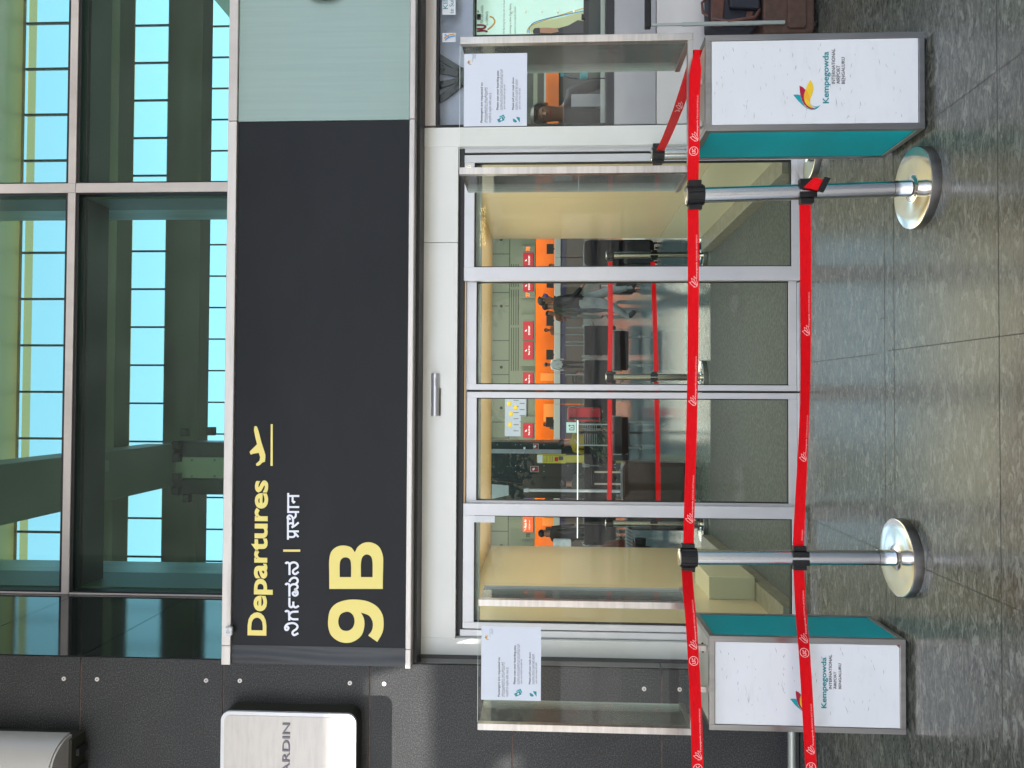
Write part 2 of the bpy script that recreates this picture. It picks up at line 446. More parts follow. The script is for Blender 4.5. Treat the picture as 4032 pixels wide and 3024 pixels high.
def strokes(lines, wpx, ox, oy, scl, yp, m_, parent, name='lettering', lift=.003, t=.003):
    """lines of crop pixels -> flat rounded strokes on plane yp"""
    mb = MB(); base = .0
    for ln in lines:
        if len(ln) > 2:      # smooth
            q = []
            for i in range(len(ln) - 1):
                p0, p1, p2, p3 = ln[max(i - 1, 0)], ln[i], ln[i + 1], ln[min(i + 2, len(ln) - 1)]
                for k in range(4):
                    u = k / 4
                    q.append(tuple(.5 * ((2 * p1[j]) + (-p0[j] + p2[j]) * u + (2 * p0[j] - 5 * p1[j] + 4 * p2[j] - p3[j]) * u * u + (-p0[j] + 3 * p1[j] - 3 * p2[j] + p3[j]) * u ** 3) for j in (0, 1)))
            q.append(ln[-1]); ln = q
        L, Rr = [], []
        for i, p in enumerate(ln):
            a, b = ln[max(i - 1, 0)], ln[min(i + 1, len(ln) - 1)]
            dx, dy = b[0] - a[0], b[1] - a[1]; d = math.hypot(dx, dy) or 1
            nx, ny = -dy / d * wpx / 2, dx / d * wpx / 2
            L.append((p[0] + nx, p[1] + ny)); Rr.append((p[0] - nx, p[1] - ny))
        base += .00015
        def w3(p): 
            q = P(ox + p[0] / scl, oy + p[1] / scl, yp); return (q.x, yp - lift - base, q.z)
        vs = [w3(p) for p in L] + [w3(p) for p in Rr]; n = len(L)
        mb.add(vs, [(i, i + 1, n + i + 1, n + i) for i in range(n - 1)])
    return mb.build(name, m_, parent)
def blob(pts, ox, oy, scl, yp, lift):
    q = [P(ox + a / scl, oy + b / scl, yp) for a, b in pts]
    mb = MB(); mb.add([(p.x, yp - lift, p.z) for p in q], [tuple(range(len(q)))]); return mb
def smooth_loop(pts, k=4):
    out = []; n = len(pts)
    for i in range(n):
        p0, p1, p2, p3 = pts[i - 1], pts[i], pts[(i + 1) % n], pts[(i + 2) % n]
        for j in range(k):
            u = j / k
            out.append(tuple(.5 * ((2 * p1[c]) + (-p0[c] + p2[c]) * u + (2 * p0[c] - 5 * p1[c] + 4 * p2[c] - p3[c]) * u * u + (-p0[c] + 3 * p1[c] - 3 * p2[c] + p3[c]) * u ** 3) for c in (0, 1)))
    return out
PETALS = [('teal_logo', [(765, 988), (800, 984), (850, 986), (890, 995), (905, 1060), (930, 1120), (965, 1180), (1010, 1215), (1070, 1233), (1130, 1228), (1170, 1212), (1120, 1195), (1080, 1165), (1058, 1135), (1090, 1170), (1140, 1192), (1190, 1192), (1240, 1165), (1200, 1215), (1150, 1245), (1085, 1253), (1000, 1225), (920, 1160), (850, 1090), (800, 1030)]),
          ('crimson', [(873, 828), (930, 855), (980, 905), (955, 970), (950, 1040), (965, 1110), (1000, 1170), (1060, 1210), (1110, 1218), (1170, 1212), (1120, 1230), (1060, 1232), (1000, 1205), (950, 1150), (915, 1080), (890, 995), (878, 910)]),
          ('gold', [(1060, 732), (1095, 785), (1112, 850), (1112, 910), (1095, 980), (1065, 1050), (1055, 1110), (1060, 1155), (1085, 1190), (1115, 1215), (1060, 1208), (1000, 1168), (965, 1108), (950, 1040), (957, 970), (980, 905), (1005, 830)]),
          ('orange_print', [(980, 905), (1010, 935), (1035, 990), (1048, 1050), (1055, 1120), (1020, 1090), (985, 1055), (957, 1040), (958, 970)])]
def airport_logo(cx, cy, scl, yp, parent, flat=True):
    # PETALS live in a crop whose centre is (1000, 990)
    for i, (mm, pts) in enumerate(PETALS):
        blob([(a - 1000, b - 990) for a, b in pts], cx, cy, scl, yp, .001 + .0006 * i).build('logo_petal', M[mm], parent)

# ================================================================ SETTING
tag(MB().box(-60, 60, -90, -14.01, -.45, -.15).build('road', mat('pale concrete road', (.42, .40, .37), .8)), kind='structure')
fl = MB().box(-30, 30, -14, .06, -.3, 0)
def jline(a, b, wd=.003):
    p, q = PG(*a), PG(*b); d = (q - p).normalized(); n_ = Vector((-d.y, d.x, 0)) * wd / 2
    fl.add([(p + n_) + Vector((0, 0, .0006)), (q + n_) + Vector((0, 0, .0006)), (q - n_) + Vector((0, 0, .0006)), (p - n_) + Vector((0, 0, .0006))], [(0, 1, 2, 3)], 1)
for yy in (-1.105, -1.20, -2.0, -3.0, -4.2):
    fl.box(-9, 9, yy - .0016, yy + .0016, .0002, .0006, 1)
for a, b in (((3160, 1431), (3457, 1394)), ((3457, 1257), (3495, 1250)), ((3496, 1381), (4600, 1240)), ((3150, 2025), (4300, 2530)), ((4400, -70), (3150, 855))):
    jline(a, b)
tag(fl.build('floor', [M['floor'], M['joint']]), kind='structure')
tag(MB().box(-16, 16, .062, 36, -.3, -.004).build('hall_floor', M['floor_in']), kind='structure')
YC = 1.20       # upper curtain wall plane
YS = -.20       # stone front
YG = -.25       # sign front

# ---- stone wall on the left
sx = P(1200, 2606, YS).x
print('stone x', sx)
sw = thing('stone_wall', 'dark speckled granite wall with round bolts left of the glass entrance', 'wall', (sx - 1, YS, 0))
MB().box(sx - 6, sx, YS + .03, YC + .4, 0, 14).build('wall_core', M['black'], sw)
zj = [P(xx, 2800, YS).z for xx in (3300, 2606, 2018, 1455, 878, 315, -260, -840)]
zj[0] = .1
xj = [sx - 6, sx]
st = MB(); rt = MB(); gr = MB()
vj = P(1200, 3100, YS).x
for i in range(len(zj) - 1):
    st.box(sx - 6, sx - .001, YS, YS + .03, zj[i] + .004, zj[i + 1] - .004)
    gr.box(sx - 6, sx - .002, YS + .005, YS + .03, zj[i + 1] - .004, zj[i + 1] + .004)
    rt.box(sx - .03, sx + .004, YS + .012, YC + .38, zj[i] + .0025, zj[i + 1] - .0025)
    gr.box(sx - .03, sx - .001, YS + .005, YC + .38, zj[i + 1] - .0025, zj[i + 1] + .0025)
# the return joints slope in perspective only: they are level
st.build('front_panel', M['stone'], sw)
rt.build('return_panel', M['stone_pol'], sw)
gr.build('grout_line', M['grout'], sw)
MB().box(sx - 6, sx - .002, YS - .012, YS + .03, 0, .1).build('skirting', M['stone'], sw, .002)
for (bx, by) in ((252, 2672), (383, 2674), (812, 2679), (945, 2680), (1378, 2689), (1513, 2692), (2536, 2712), (2676, 2714), (1960, 2700), (2080, 2704)):
    p = P(bx, by, YS)
    b_ = MB().tube([(p.x, YS - .004, p.z), (p.x, YS + .01, p.z)], .0125, 20).tube([(p.x, YS - .0055, p.z), (p.x, YS, p.z)], .004, 8, mi=1)
    b_.build('bolt', [M['alu_h'], M['ink']], sw)
# low bumper rail in front of it
p0 = P(3117, 2870, -.42); 
rl = thing('bumper_rail', 'horizontal steel bumper rail low against the dark stone wall', 'rail', (p0.x - 1, -.42, 0))
MB().tube([(p0.x + .02, -.42, p0.z), (p0.x - 3, -.42, p0.z)], .021, 20).build('rail', M['steelp'], rl, 0, True)
for dx in (1.1, 2.6): MB().tube([(p0.x - dx, -.42, 0), (p0.x - dx, -.42, p0.z)], .018, 12).build('post', M['steelp'], rl, 0, True)

# ---- upper curtain wall
cwx0 = P(450, 2372, YC).x
cw = thing('curtain_wall', 'teal glazed curtain wall with grey aluminium mullions above the entrance sign', 'curtain wall', (.3, YC, 3.3))
zt1, zt0 = P(254, 1500, YC).z, P(284, 1500, YC).z
mr0, mr1 = P(450, 757, YC).x, P(450, 720, YC).x
ml1 = P(450, 2337, YC).x
for a, b in ((sx + .005, ml1), (mr0, mr1), (6.2, 6.28)):
    MB().box(a, b, YC, YC + .08, 3.3, zt0 - .002).box(a, b, YC, YC + .08, zt0 + .002, 9).build('mullion', M['alu'], cw, .003)
for a, b in ((ml1, mr0), (mr1, 6.2)):
    MB().box(a + .001, b - .001, YC + .002, YC + .08, zt0, zt1).build('transom', M['alu'], cw, .003)
    for z0, z1 in ((3.3, zt0), (zt1, 9)):
        g_ = MB(); g_.box(a, a + .012, YC + .01, YC + .1, z0, z1); g_.box(b - .012, b, YC + .01, YC + .1, z0, z1)
        g_.box(a + .012, b - .012, YC + .01, YC + .1, z0, z0 + .02); g_.box(a + .012, b - .012, YC + .01, YC + .1, z1 - .025, z1)
        g_.build('gasket', M['black'], cw)
        gl = MB(); gl.add([(a + .01, YC + .05, z0), (b - .01, YC + .05, z0), (b - .01, YC + .05, z1), (a + .01, YC + .05, z1)], [(0, 1, 2, 3)])
        gl.build('glass_pane', M['teal_glass'], cw)
def fin(side, xe, ext, d1, d2, xb):
    # two steel boxes one behind the other behind the mullion
    MB().box(min(xe, xb), max(xe, xb), YC + .13, YC + .13 + d1, 3.3, 9).build('fin', M['fin_dark'], cw, .002)
    MB().box(min(xe + ext, xb), max(xe + ext, xb), YC + .135 + d1, YC + .135 + d1 + d2, 3.3, 9).build('fin', M['fin_light'], cw, .002)
fin(0, mr0 - .02, 0, .36, .36, mr1 + .02)
fin(1, ml1 + .02, 0, .50, .44, sx + .01)
MB().box(ml1, 6, YC + .13, YC + .42, zt0 - .03, zt1 + .1).build('transom_box', M['blackclad'], cw)

# sawtooth roof of the hall behind the tinted glass
rf = thing('hall_roof', 'sawtooth hall roof with rows of bright clerestory panes seen through teal glass', 'roof', (0, 18, 12))
rows = [(14.2, 79, 300), (18.5, 480, 651), (23.4, 772, 912), (29.2, 985, 1080)]
for i, (yy, vt, vb) in enumerate(rows):
    zt, zb = P(vt, 1574, yy).z, P(vb, 1574, yy).z
    if i == 0: ztop = zt
    nb = (zt - zb)
    fr = MB()
    x = -13.2 + .35
    fr.box(-16, 16, yy - .05, yy + .05, zb - .04, zb)
    k = 0
    px = 1.19
    off = P((vt + vb) / 2, 1543 if i == 0 else (1588 if i == 1 else 1584), yy).x
    while off > -14: off -= px
    while off < 15:
        fr.box(off - .028, off + .028, yy - .03, yy + .03, zb, zt)
        off += px
    fr.build('glazing_bar', M['ink'], rf)
    MB().box(-16, 16, yy + .06, yy + .075, zt - .22, zt - .01).build('blind_strip', M['blind'], rf)
    MB().box(-16, 16, yy - .15, yy + .15, zb - 1.08, zb - .041).box(-16, 16, yy - .35, yy + .35, zb - 1.2, zb - 1.081).build('girder', M['girder'], rf)
    # sloping slab rising to the head of this clerestory
    yp_ = rows[i - 1][0] if i else 9.4
    zpb = P(rows[i - 1][2], 1574, yp_).z if i else zb - .2
    y_0 = yp_ + .16
    MB().add([(-16, y_0, zpb), (16, y_0, zpb), (16, yy - .06, zt + .02), (-16, yy - .06, zt + .02), (-16, y_0, zpb + .15), (16, y_0, zpb + .15), (16, yy - .06, zt + .2), (-16, yy - .06, zt + .2)],
             [(0, 1, 2, 3), (4, 7, 6, 5), (0, 4, 5, 1), (1, 5, 6, 2), (2, 6, 7, 3), (3, 7, 4, 0)]).build('roof_slab', M['olive'], rf)
    MB().box(-16, 16, yy - .2, yy - .05, zt - .02, zt + .12).build('head_beam', M['girder'], rf)
MB().box(-16, 16, YC + .5, 9.5, 13.9, 14.1).build('roof_slab', M['olive'], rf)
# long concrete beam and its clad column
zb = 11.5
def PZ(x, y, z): return PG(x, y, z)
bxl, bxr = PZ(400, 1979, zb).x, PZ(400, 1782, zb).x
bm_ = thing('roof_beam', 'wide dark concrete beam running away under the hall roof', 'beam', ((bxl + bxr) / 2, 10, zb))
MB().box(bxl, bxr, 3.2, 15.2, zb, zb + .75).build('beam', M['girder'], bm_, .02)
for yy in (9.2,): 
    q = PZ(395, 1838, zb); MB().box(q.x - .12, q.x + .12, q.y - .25, q.y + .25, zb - .05, zb - .001).build('junction_box', M['sage'], bm_)
yc = 15.25
def colbox(name, x0, x1, y0, y1, m_, y_, t): 
    return MB().pbox(x0, x1, y0, y1, y_, t).build(name, m_, cc, .01)
a_, b_2, c_, d_ = W(672, 1400, 1803, 1885, yc)
cc = thing('clad_column', 'pale clad column with dark side panels and floodlights under the roof beam', 'column', ((a_ + b_2) / 2, yc, 0))
MB().box(a_, b_2, yc, yc + 1.0, 0, 11.49).build('pale_panel', M['sage'], cc, .01)
for (q0, q1) in ((1741, 1802), (1886, 1947)):
    a1, b1, _, d1 = W(672, 900, q0, q1, yc + .05); MB().box(a1, b1, yc + .05, yc + .9, 0, d1).build('side_panel', M['blackclad'], cc, .01)
for (fx, fy) in ((695, 1752), (695, 1803), (695, 1880), (695, 1934), (830, 1698), (725, 1702), (735, 1962)):
    q = P(fx, fy, yc - .15)
    f_ = MB().box(q.x - .11, q.x + .11, yc - .22, yc - .02, q.z - .10, q.z + .09); fo = f_.build('floodlight', M['blackp'], cc, .02)
    MB().box(q.x - .08, q.x + .08, yc - .228, yc - .221, q.z - .07, q.z + .06).build('lens', M['blackclad'], fo)
for fx in (755, 845):
    for fy in (1812, 1875):
        q = P(fx, fy, yc); MB().tube([(q.x, yc - .015, q.z), (q.x, yc, q.z)], .03, 8).build('rivet', M['ink'], cc)
# hall envelope
tag(MB().box(-16.2, 16.2, 34, 34.2, 0, 12.2).box(-16.2, -16, YC + .5, 34, 0, 15).box(16, 16.2, YC + .5, 34, 0, 15).build('hall_wall', M['darkhall']), 'dark rear and side walls enclosing the check-in hall', 'wall')

# ---- facade body between glass and entrance
fb = thing('entrance_lintel', 'white coated lintel and jamb panels framing the sliding doors', 'lintel', (.1, 0, 2.1))
dl, dr = P(2300, 2518, 0).x, P(2300, 576, 0).x     # inner edges of the columns at the door
a, b, c, d = W(1647, 1799, 578, 2518, -.03)
xs_ = P(1720, 955, -.03).x
MB().box(xs_ + .0015, b, -.03, .05, c, d).build('header_panel', M['white_panel'], fb, .003)
MB().box(a, xs_ - .0015, -.03, .05, c, d).build('header_panel', M['white_panel'], fb, .003)
hz0, hz1 = c, d
cr0, cr1 = P(2200, 575, -.032).x, P(2200, 497, -.032).x
cl1, cl0 = P(2200, 2519, -.032).x, P(2200, 2600, -.032).x
MB().box(cr0 + .002, cr1, -.035, .2, 0, hz1 - .002).build('jamb_panel', M['white_panel'], fb, .004)
MB().box(cl0, cl1 - .002, -.035, .2, 0, hz1 - .002).build('jamb_panel', M['white_panel'], fb, .004)
MB().box(sx + .006, 7, .051, YC - .01, 2.32, 3.42).build('lintel_core', M['ledge'], fb)
MB().box(sx + .005, cl0 - .001, -.1, .2, 0, hz1).build('dark_return', M['ledge'], fb)
# black and steel trim lines round the opening
yo = .0
ox0, ox1 = P(2300, 2487, yo).x, P(2300, 569, yo).x
zo = P(1817, 1500, yo).z
tr = MB()
tr.box(ox0, ox1, .0, .06, zo - .012, zo)
tr.box(cl1, cr0, .01, .05, zo, hz0 - .001)
tr.build('shadow_gap', M['black'], fb)
MB().box(cl1 + .001, ox0, -.005, .1, 0, zo).build('jamb_trim', M['white_alu'], fb, .003)
MB().box(ox1, cr0 - .001, -.005, .1, 0, zo).build('jamb_trim', M['white_alu'], fb, .003)

# ---- door set
ds = thing('door_frame', 'white aluminium frame with fixed glass sidelights around the sliding doors', 'door frame', (.1, .0, 0))
def glazed(x0, x1, y0, y1, gx0, gx1, gy0, gy1, yp, t, root, fm=M['white_alu'], gm=None):
    """frame (outer photo rect, glass photo rect) as stiles and rails butted together, with its pane"""
    a, b, c, d = W(x0, x1, y0, y1, yp); ga, gb, gc, gd = W(gx0, gx1, gy0, gy1, yp)
    f = MB()
    f.box(a, ga, yp, yp + t, c, d); f.box(gb, b, yp, yp + t, c, d)
    f.box(ga, gb, yp + .001, yp + t - .001, gd, d); f.box(ga, gb, yp + .001, yp + t - .001, c, gc)
    f.build('frame', fm, root, .002)
    g = MB(); e = .006
    g.box(ga, ga + e, yp + .008, yp + t - .008, gc, gd); g.box(gb - e, gb, yp + .008, yp + t - .008, gc, gd)
    g.box(ga + e, gb - e, yp + .008, yp + t - .008, gc, gc + e); g.box(ga + e, gb - e, yp + .008, yp + t - .008, gd - e, gd)
    g.build('gasket', M['black'], root)
    q = MB(); ym = yp + t / 2
    q.add([(ga, ym, gc), (gb, ym, gc), (gb, ym, gd), (ga, ym, gd)], [(0, 1, 2, 3)])
    q.build('glass_pane', gm or M['door_glass'], root)
glazed(1825, 3150, 1053, 607, 1868, 3117, 1050, 634, 0, .045, ds) if False else None
def ordered(x0, x1, ya, yb): return x0, x1, min(ya, yb), max(ya, yb)
glazed(1826, 3150, 604, 1104, 1868, 3117, 634, 1050, 0.0, .045, ds)      # right sidelight with its broad stile
glazed(1822, 3150, 1990, 2487, 1866, 3120, 2037, 2462, 0.0, .045, ds)    # left sidelight
a, b, c, d = W(1838, 3148, 570, 603, .02)
MB().box(b - .045, b, .0, .04, 0, zo - .013).build('jamb_stile', M['white_alu'], ds, .002)
MB().box(a, b - .046, .012, .03, 0, zo - .013).build('jamb_gap', M['black'], ds)
a, b, c, d = W(3137, 3150, 1105, 1988, .0)
MB().box(a, b, .0, .10, 0, .012).build('threshold', M['steel'], ds)
MB().box(ox0, ox1, .10, .14, zo - .11, zo - .013).build('door_track', M['white_alu'], ds)
d1 = thing('sliding_door', 'right leaf of the glass sliding doors, beside the middle gap', 'door', (.35, .05, 0), 'leaves of the sliding door')
glazed(1836, 3137, 1090, 1537, 1876, 3105, 1108, 1515, .050, .045, d1)
d2 = thing('sliding_door', 'left leaf of the glass sliding doors, behind which suitcases stand', 'door', (-.4, .05, 0), 'leaves of the sliding door')
glazed(1836, 3139, 1546, 2010, 1876, 3106, 1569, 1977, .050, .045, d2)
a, b, _, _ = W(1838, 3137, 1538, 1545, .06)
MB().box(a, b, .055, .09, .013, zo - .03).build('seal', M['black'], d2)
# small white paper stuck on the left sidelight
tag(MB().pbox(1866, 1948, 2031, 2057, -.002, .001).build('paper_note', M['kioskwhite']), 'small white note taped to the top of the left sidelight frame', 'note')

# ---- motion sensor on the header
ms = thing('door_sensor', 'slim chrome motion sensor on the white panel above the doors', 'sensor', tuple(P(1712, 1553, -.03)))
a, b, c, d = W(1694, 1730, 1470, 1638, -.06)
zc = (c + d) / 2; r_ = (d - c) / 2
mb = MB(); n = 14
pr = [(.0, -r_)] + [(-.035 * math.sin(math.pi * i / n), r_ * -math.cos(math.pi * i / n)) for i in range(n + 1)]
prof = [(-.03 + yy_, zc + zz_) for yy_, zz_ in pr[1:]]
k = len(prof)
mb.add([(a, y_, z_) for y_, z_ in prof] + [(b, y_, z_) for y_, z_ in prof], [(i, i + 1, k + i + 1, k + i) for i in range(k - 1)] + [tuple(range(k)), tuple(range(k, 2 * k))[::-1]])
mb.build('housing', mat('satin silver housing', (.62, .62, .63), .32, .6), ms, .001, True)
MB().box(a + .002, b - .09, -.045, -.031, c - .004, c - .0005).build('lens_strip', M['blackp'], ms)
letters('automatic', 1713, 1717, 1487, 1520, -.066, M['ink'], ms)

# ---- departures sign
sg = thing('departures_sign', 'long charcoal sign board reading Departures and 9B above the doors', 'sign', tuple(P(1260, 1500, YG)))
a, b, c, d = W(927, 1604, 478, 2545, YG)
xl = P(1260, 2618, YG).x
c = P(1604, 1500, YG).z; d = P(927, 1500, YG).z
sb = b
MB().box(a, b, YG, -.04, c, d).build('panel', M['sign'], sg)
rip = MB(); vs = []; fs = []; nn = 10; mm = 24
for j in range(mm + 1):
    for i in range(nn + 1):
        u = i / nn; v = j / mm
        vs.append((xl + (a - xl) * u, YG - .002 - .006 * math.sin(u * 7 + 1.3 * math.sin(v * 5)) * math.sin(math.pi * u), c + (d - c) * v))
for j in range(mm):
    for i in range(nn): fs.append((j * (nn + 1) + i, j * (nn + 1) + i + 1, (j + 1) * (nn + 1) + i + 1, (j + 1) * (nn + 1) + i))
rip.add(vs, fs).box(xl, a - .001, YG + .008, -.04, c, d)
rip.build('folded_end', M['sign_fold'], sg, 0, True)
xk = P(1260, 2545, YG).x
zta, ztb = P(890, 1500, YG).z, P(926, 1500, YG).z
zba, zbb = P(1606, 1500, YG).z, P(1628, 1500, YG).z
for z0, z1, nm in ((ztb + .001, zta, 'top_rail'), (zbb, zba - .001, 'bottom_rail')):
    MB().box(xl - .005, xk - .002, YG - .02, -.04, z0, z1).build(nm, M['alu_h'], sg, .004)
    MB().box(xk, sb + .0, YG - .02, -.04, z0, z1).build(nm, M['alu_h'], sg, .004)
MB().box(xl, 6, YG + .06, .04, zbb - .02, zbb).build('underside', M['black'], sg)
letters('Departures', 979, 1076, 1891, 2502, YG, M['yellow'], sg, 'departures_lettering', .028, .002)
pl = [(985, 1681), (0, 0)]
plane = [(1002, 1683), (1003, 1679), (1009, 1677), (1014, 1682), (1020, 1700), (1030, 1740), (1046, 1790), (1046, 1800), (1044, 1818), (1034, 1821), (1024, 1831), (1017, 1834), (1010, 1833), (1009, 1826), (1023, 1813), (1025, 1800), (1020, 1783), (1000, 1786), (988, 1790), (984, 1780), (986, 1776), (1013, 1749), (1006, 1720), (1001, 1695)]
blob(plane, 0, 0, 1, YG, .004).build('plane_pictogram', M['yellow'], sg)
blob([(1067, 1670), (1075, 1670), (1075, 1834), (1066, 1834)], 0, 0, 1, YG, .004).build('runway_line', M['yellow'], sg)
blob([(1116, 2163), (1183, 2163), (1183, 2172), (1116, 2172)], 0, 0, 1, YG, .004).build('divider_line', M['yellow'], sg)
KN = [[(122, 192), (140, 172), (165, 170), (188, 184), (198, 215), (198, 300), (198, 408)],
      [(200, 215), (225, 182), (268, 166), (312, 172), (345, 197), (358, 235), (342, 268), (302, 292), (270, 320), (266, 358), (290, 386), (320, 386), (345, 368), (374, 347)],
      [(120, 598), (145, 574), (175, 578), (194, 603), (197, 700), (197, 822)],
      [(200, 640), (225, 606), (265, 586), (305, 586), (342, 604), (355, 640), (335, 670), (300, 690), (336, 708), (354, 745), (345, 785), (305, 804), (270, 786), (262, 755), (285, 735), (312, 740), (300, 765)],
      [(196, 540), (218, 495), (260, 465), (310, 460), (345, 482), (357, 520), (345, 555), (315, 580)],
      [(197, 842), (197, 985), (208, 1014), (235, 1026), (260, 1008), (272, 970), (272, 918)],
      [(272, 980), (285, 1014), (315, 1030), (345, 1018), (378, 996)],
      [(118, 1118), (140, 1097), (170, 1100), (188, 1124), (195, 1200), (194, 1282)],
      [(198, 1165), (225, 1132), (270, 1114), (372, 1110)],
      [(200, 1212), (225, 1240), (275, 1256), (370, 1256)],
      [(178, 1430), (160, 1460), (128, 1458), (115, 1425), (125, 1388), (160, 1350), (210, 1335), (265, 1330), (315, 1345), (348, 1378), (350, 1415), (325, 1450), (285, 1475), (258, 1508), (262, 1540), (290, 1560), (325, 1548), (368, 1522)],
      [(118, 1425), (130, 1400), (155, 1398), (178, 1415), (176, 1440)]]
strokes(KN, 41, 1100, 2180, 4.88, YG, M['lilac_white'], sg, 'kannada_lettering')
HN = [[(218, 128), (218, 612)], [(212, 745), (212, 1257)], [(240, 201), (486, 201)], [(325, 225), (325, 345)], [(322, 352), (350, 350), (372, 332)], [(335, 370), (360, 350), (380, 325)],
      [(240, 468), (486, 468)], [(200, 587), (482, 587)], [(400, 600), (404, 660), (388, 710), (340, 745)],
      [(212, 760), (205, 712), (232, 674), (280, 674), (315, 705), (335, 765), (338, 905)], [(225, 728), (250, 745), (278, 770)],
      [(232, 878), (270, 860), (310, 862), (345, 905)], [(302, 965), (385, 915), (474, 838)], [(345, 900), (335, 930), (305, 955)],
      [(236, 1054), (478, 1054)], [(236, 1190), (335, 1190), (375, 1165), (388, 1125), (372, 1085), (350, 1065)], [(392, 1105), (468, 1192)]]
strokes(HN, 48, 1100, 1920, 6.144, YG, M['lilac_white'], sg, 'hindi_lettering')
def outline(loops, ox, oy, scl, yp, lift, name, m_, parent):
    bm = bmesh.new()
    for lp in loops:
        corners = [i for i in range(len(lp)) if lp[i] == lp[(i + 1) % len(lp)]]
        raw = []
        if corners:
            st_ = (corners[0] + 1) % len(lp); ring = lp[st_:] + lp[:st_]; chain = [ring[0]]
            for p_n in ring[1:]:
                if p_n == chain[-1]: chains = raw.append(chain); chain = [p_n]
                else: chain.append(p_n)
            chain.append(ring[0]) if chain[-1] != ring[0] else None
            raw.append(chain)
            pts_ = []
            for ch in raw:
                for i in range(len(ch) - 1):
                    p0, p1, p2, p3 = ch[max(i - 1, 0)], ch[i], ch[i + 1], ch[min(i + 2, len(ch) - 1)]
                    for j in range(5):
                        u = j / 5
                        if len(ch) == 2: pts_.append((p1[0] + (p2[0] - p1[0]) * u, p1[1] + (p2[1] - p1[1]) * u)); continue
                        pts_.append(tuple(.5 * ((2 * p1[c]) + (-p0[c] + p2[c]) * u + (2 * p0[c] - 5 * p1[c] + 4 * p2[c] - p3[c]) * u * u + (-p0[c] + 3 * p1[c] - 3 * p2[c] + p3[c]) * u ** 3) for c in (0, 1)))
                pts_.append(ch[-1])
        else: pts_ = smooth_loop(lp, 5)
        q = []
        for a, b in pts_:
            if not q or math.hypot(a - q[-1][0], b - q[-1][1]) > 2.0: q.append((a, b))
        if math.hypot(q[0][0] - q[-1][0], q[0][1] - q[-1][1]) < 2.0: q.pop()
        vs = [bm.verts.new((a, b, 0)) for a, b in q]
        for i in range(len(vs)): bm.edges.new((vs[i], vs[(i + 1) % len(vs)]))
    bmesh.ops.triangle_fill(bm, use_beauty=True, use_dissolve=False, edges=bm.edges[:], normal=(0, 0, 1))
    bm.verts.index_update()
    W3 = [P(ox + v.co.x / scl, oy + v.co.y / scl, yp) for v in bm.verts]
    mb = MB().add([(v.x, yp - lift, v.z) for v in W3], [tuple(v.index for v in f.verts) for f in bm.faces])
    bm.free()
    return mb.build(name, m_, parent)
outline([[(790, 490), (805, 410), (850, 357), (925, 328), (1010, 322), (1100, 335), (1175, 375), (1218, 435), (1230, 500), (1222, 580), (1180, 658), (1180, 658), (1108, 607), (1108, 607), (1135, 570), (1145, 530), (1140, 490), (1112, 448), (1050, 425), (1050, 425), (1073, 470), (1078, 530), (1058, 600), (1010, 645), (950, 665), (880, 655), (820, 612), (795, 555)],
         [(871, 495), (885, 445), (920, 422), (960, 422), (990, 450), (1000, 495), (988, 540), (955, 567), (912, 567), (882, 542)]], 900, 2200, 2.013, YG, .004, 'gate_number', M['yellow'], sg)
outline([[(732, 1508), (732, 1508), (732, 1400), (732, 1300), (747, 1238), (788, 1202), (840, 1193), (890, 1207), (918, 1243), (918, 1243), (940, 1202), (985, 1173), (1040, 1172), (1093, 1203), (1120, 1265), (1123, 1330), (1121, 1420), (1120, 1508), (1120, 1508)],
         [(808, 1422), (808, 1422), (808, 1330), (820, 1292), (850, 1279), (880, 1292), (890, 1330), (890, 1422), (890, 1422)],
         [(962, 1422), (962, 1422), (962, 1320), (975, 1274), (1005, 1258), (1035, 1274), (1046, 1320), (1046, 1422), (1046, 1422)]], 900, 1500, 1.843, YG, .004, 'gate_letter', M['yellow'], sg)
# small white device on the top rail
dv = thing('wall_switch_box', 'small white square device clipped on the sign top rail', 'device', tuple(P(896, 2488, YG - .05)))
MB().pbox(882, 912, 2471, 2504, YG - .05, .028).build('case', M['kioskwhite'], dv, .006)
letters('o:-', 891, 904, 2480, 2494, YG - .051, M['ink_soft'], dv)
# frosted panel right of the sign
fp = thing('frosted_panel', 'pale green frosted glass panel to the right of the charcoal sign', 'panel', tuple(P(1260, 200, YG)))
MB().box(sb + .004, sb + 3.2, YG - .004, -.04, c, d).build('glass_panel', M['frost'], fp)
for z0, z1 in ((ztb + .001, zta), (zbb, zba - .001)):
    MB().box(sb + .004, sb + 3.2, YG - .02, -.04, z0, z1).build('rail', M['alu'], fp, .004)
q = P(1275, -2, YG - .03)
MB().ball((q.x + .037, YG - .03, q.z), .04, .03, .10).build('mounting_disc', M['black'], fp, 0, True)

# ---- lightbox with ARDIN lettering, on the stone wall
YB = YS - .13
lb = thing('lightbox_sign', 'rounded brushed metal sign box reading ARDIN on the stone wall', 'sign', tuple(P(1130, 2950, YS)))
a, _, c, d = W(868, 1402, 2806, 3024, YB); b = P(1135, 2806, YB).x; a = b - 1.9
def rrect(a, b, c, d, r, n=8):
    pts = []
    for cx_, cz_, s0 in ((b - r, c + r, -90), (b - r, d - r, 0), (a + r, d - r, 90), (a + r, c + r, 180)):
        for i in range(n + 1):
            t = R(s0 + 90 * i / n); pts.append((cx_ + r * math.cos(t), cz_ + r * math.sin(t)))
    return pts
MB().prism(rrect(a, b, c, d, .055), YB + .02, YS - .001).build('box_side', M['cap_dark'], lb)
MB().prism(rrect(a, b, c, d, .055), YB, YB + .0195).build('rim', M['white_alu'], lb, .002)
MB().prism(rrect(a + .022, b - .022, c + .022, d - .022, .035), YB - .003, YB + .001).build('face', M['board'], lb)
letters('JARDIN', 1112, 1151, 2846, 3070, YB - .003, M['ink_soft'], lb, 'raised_lettering', .01, .004)
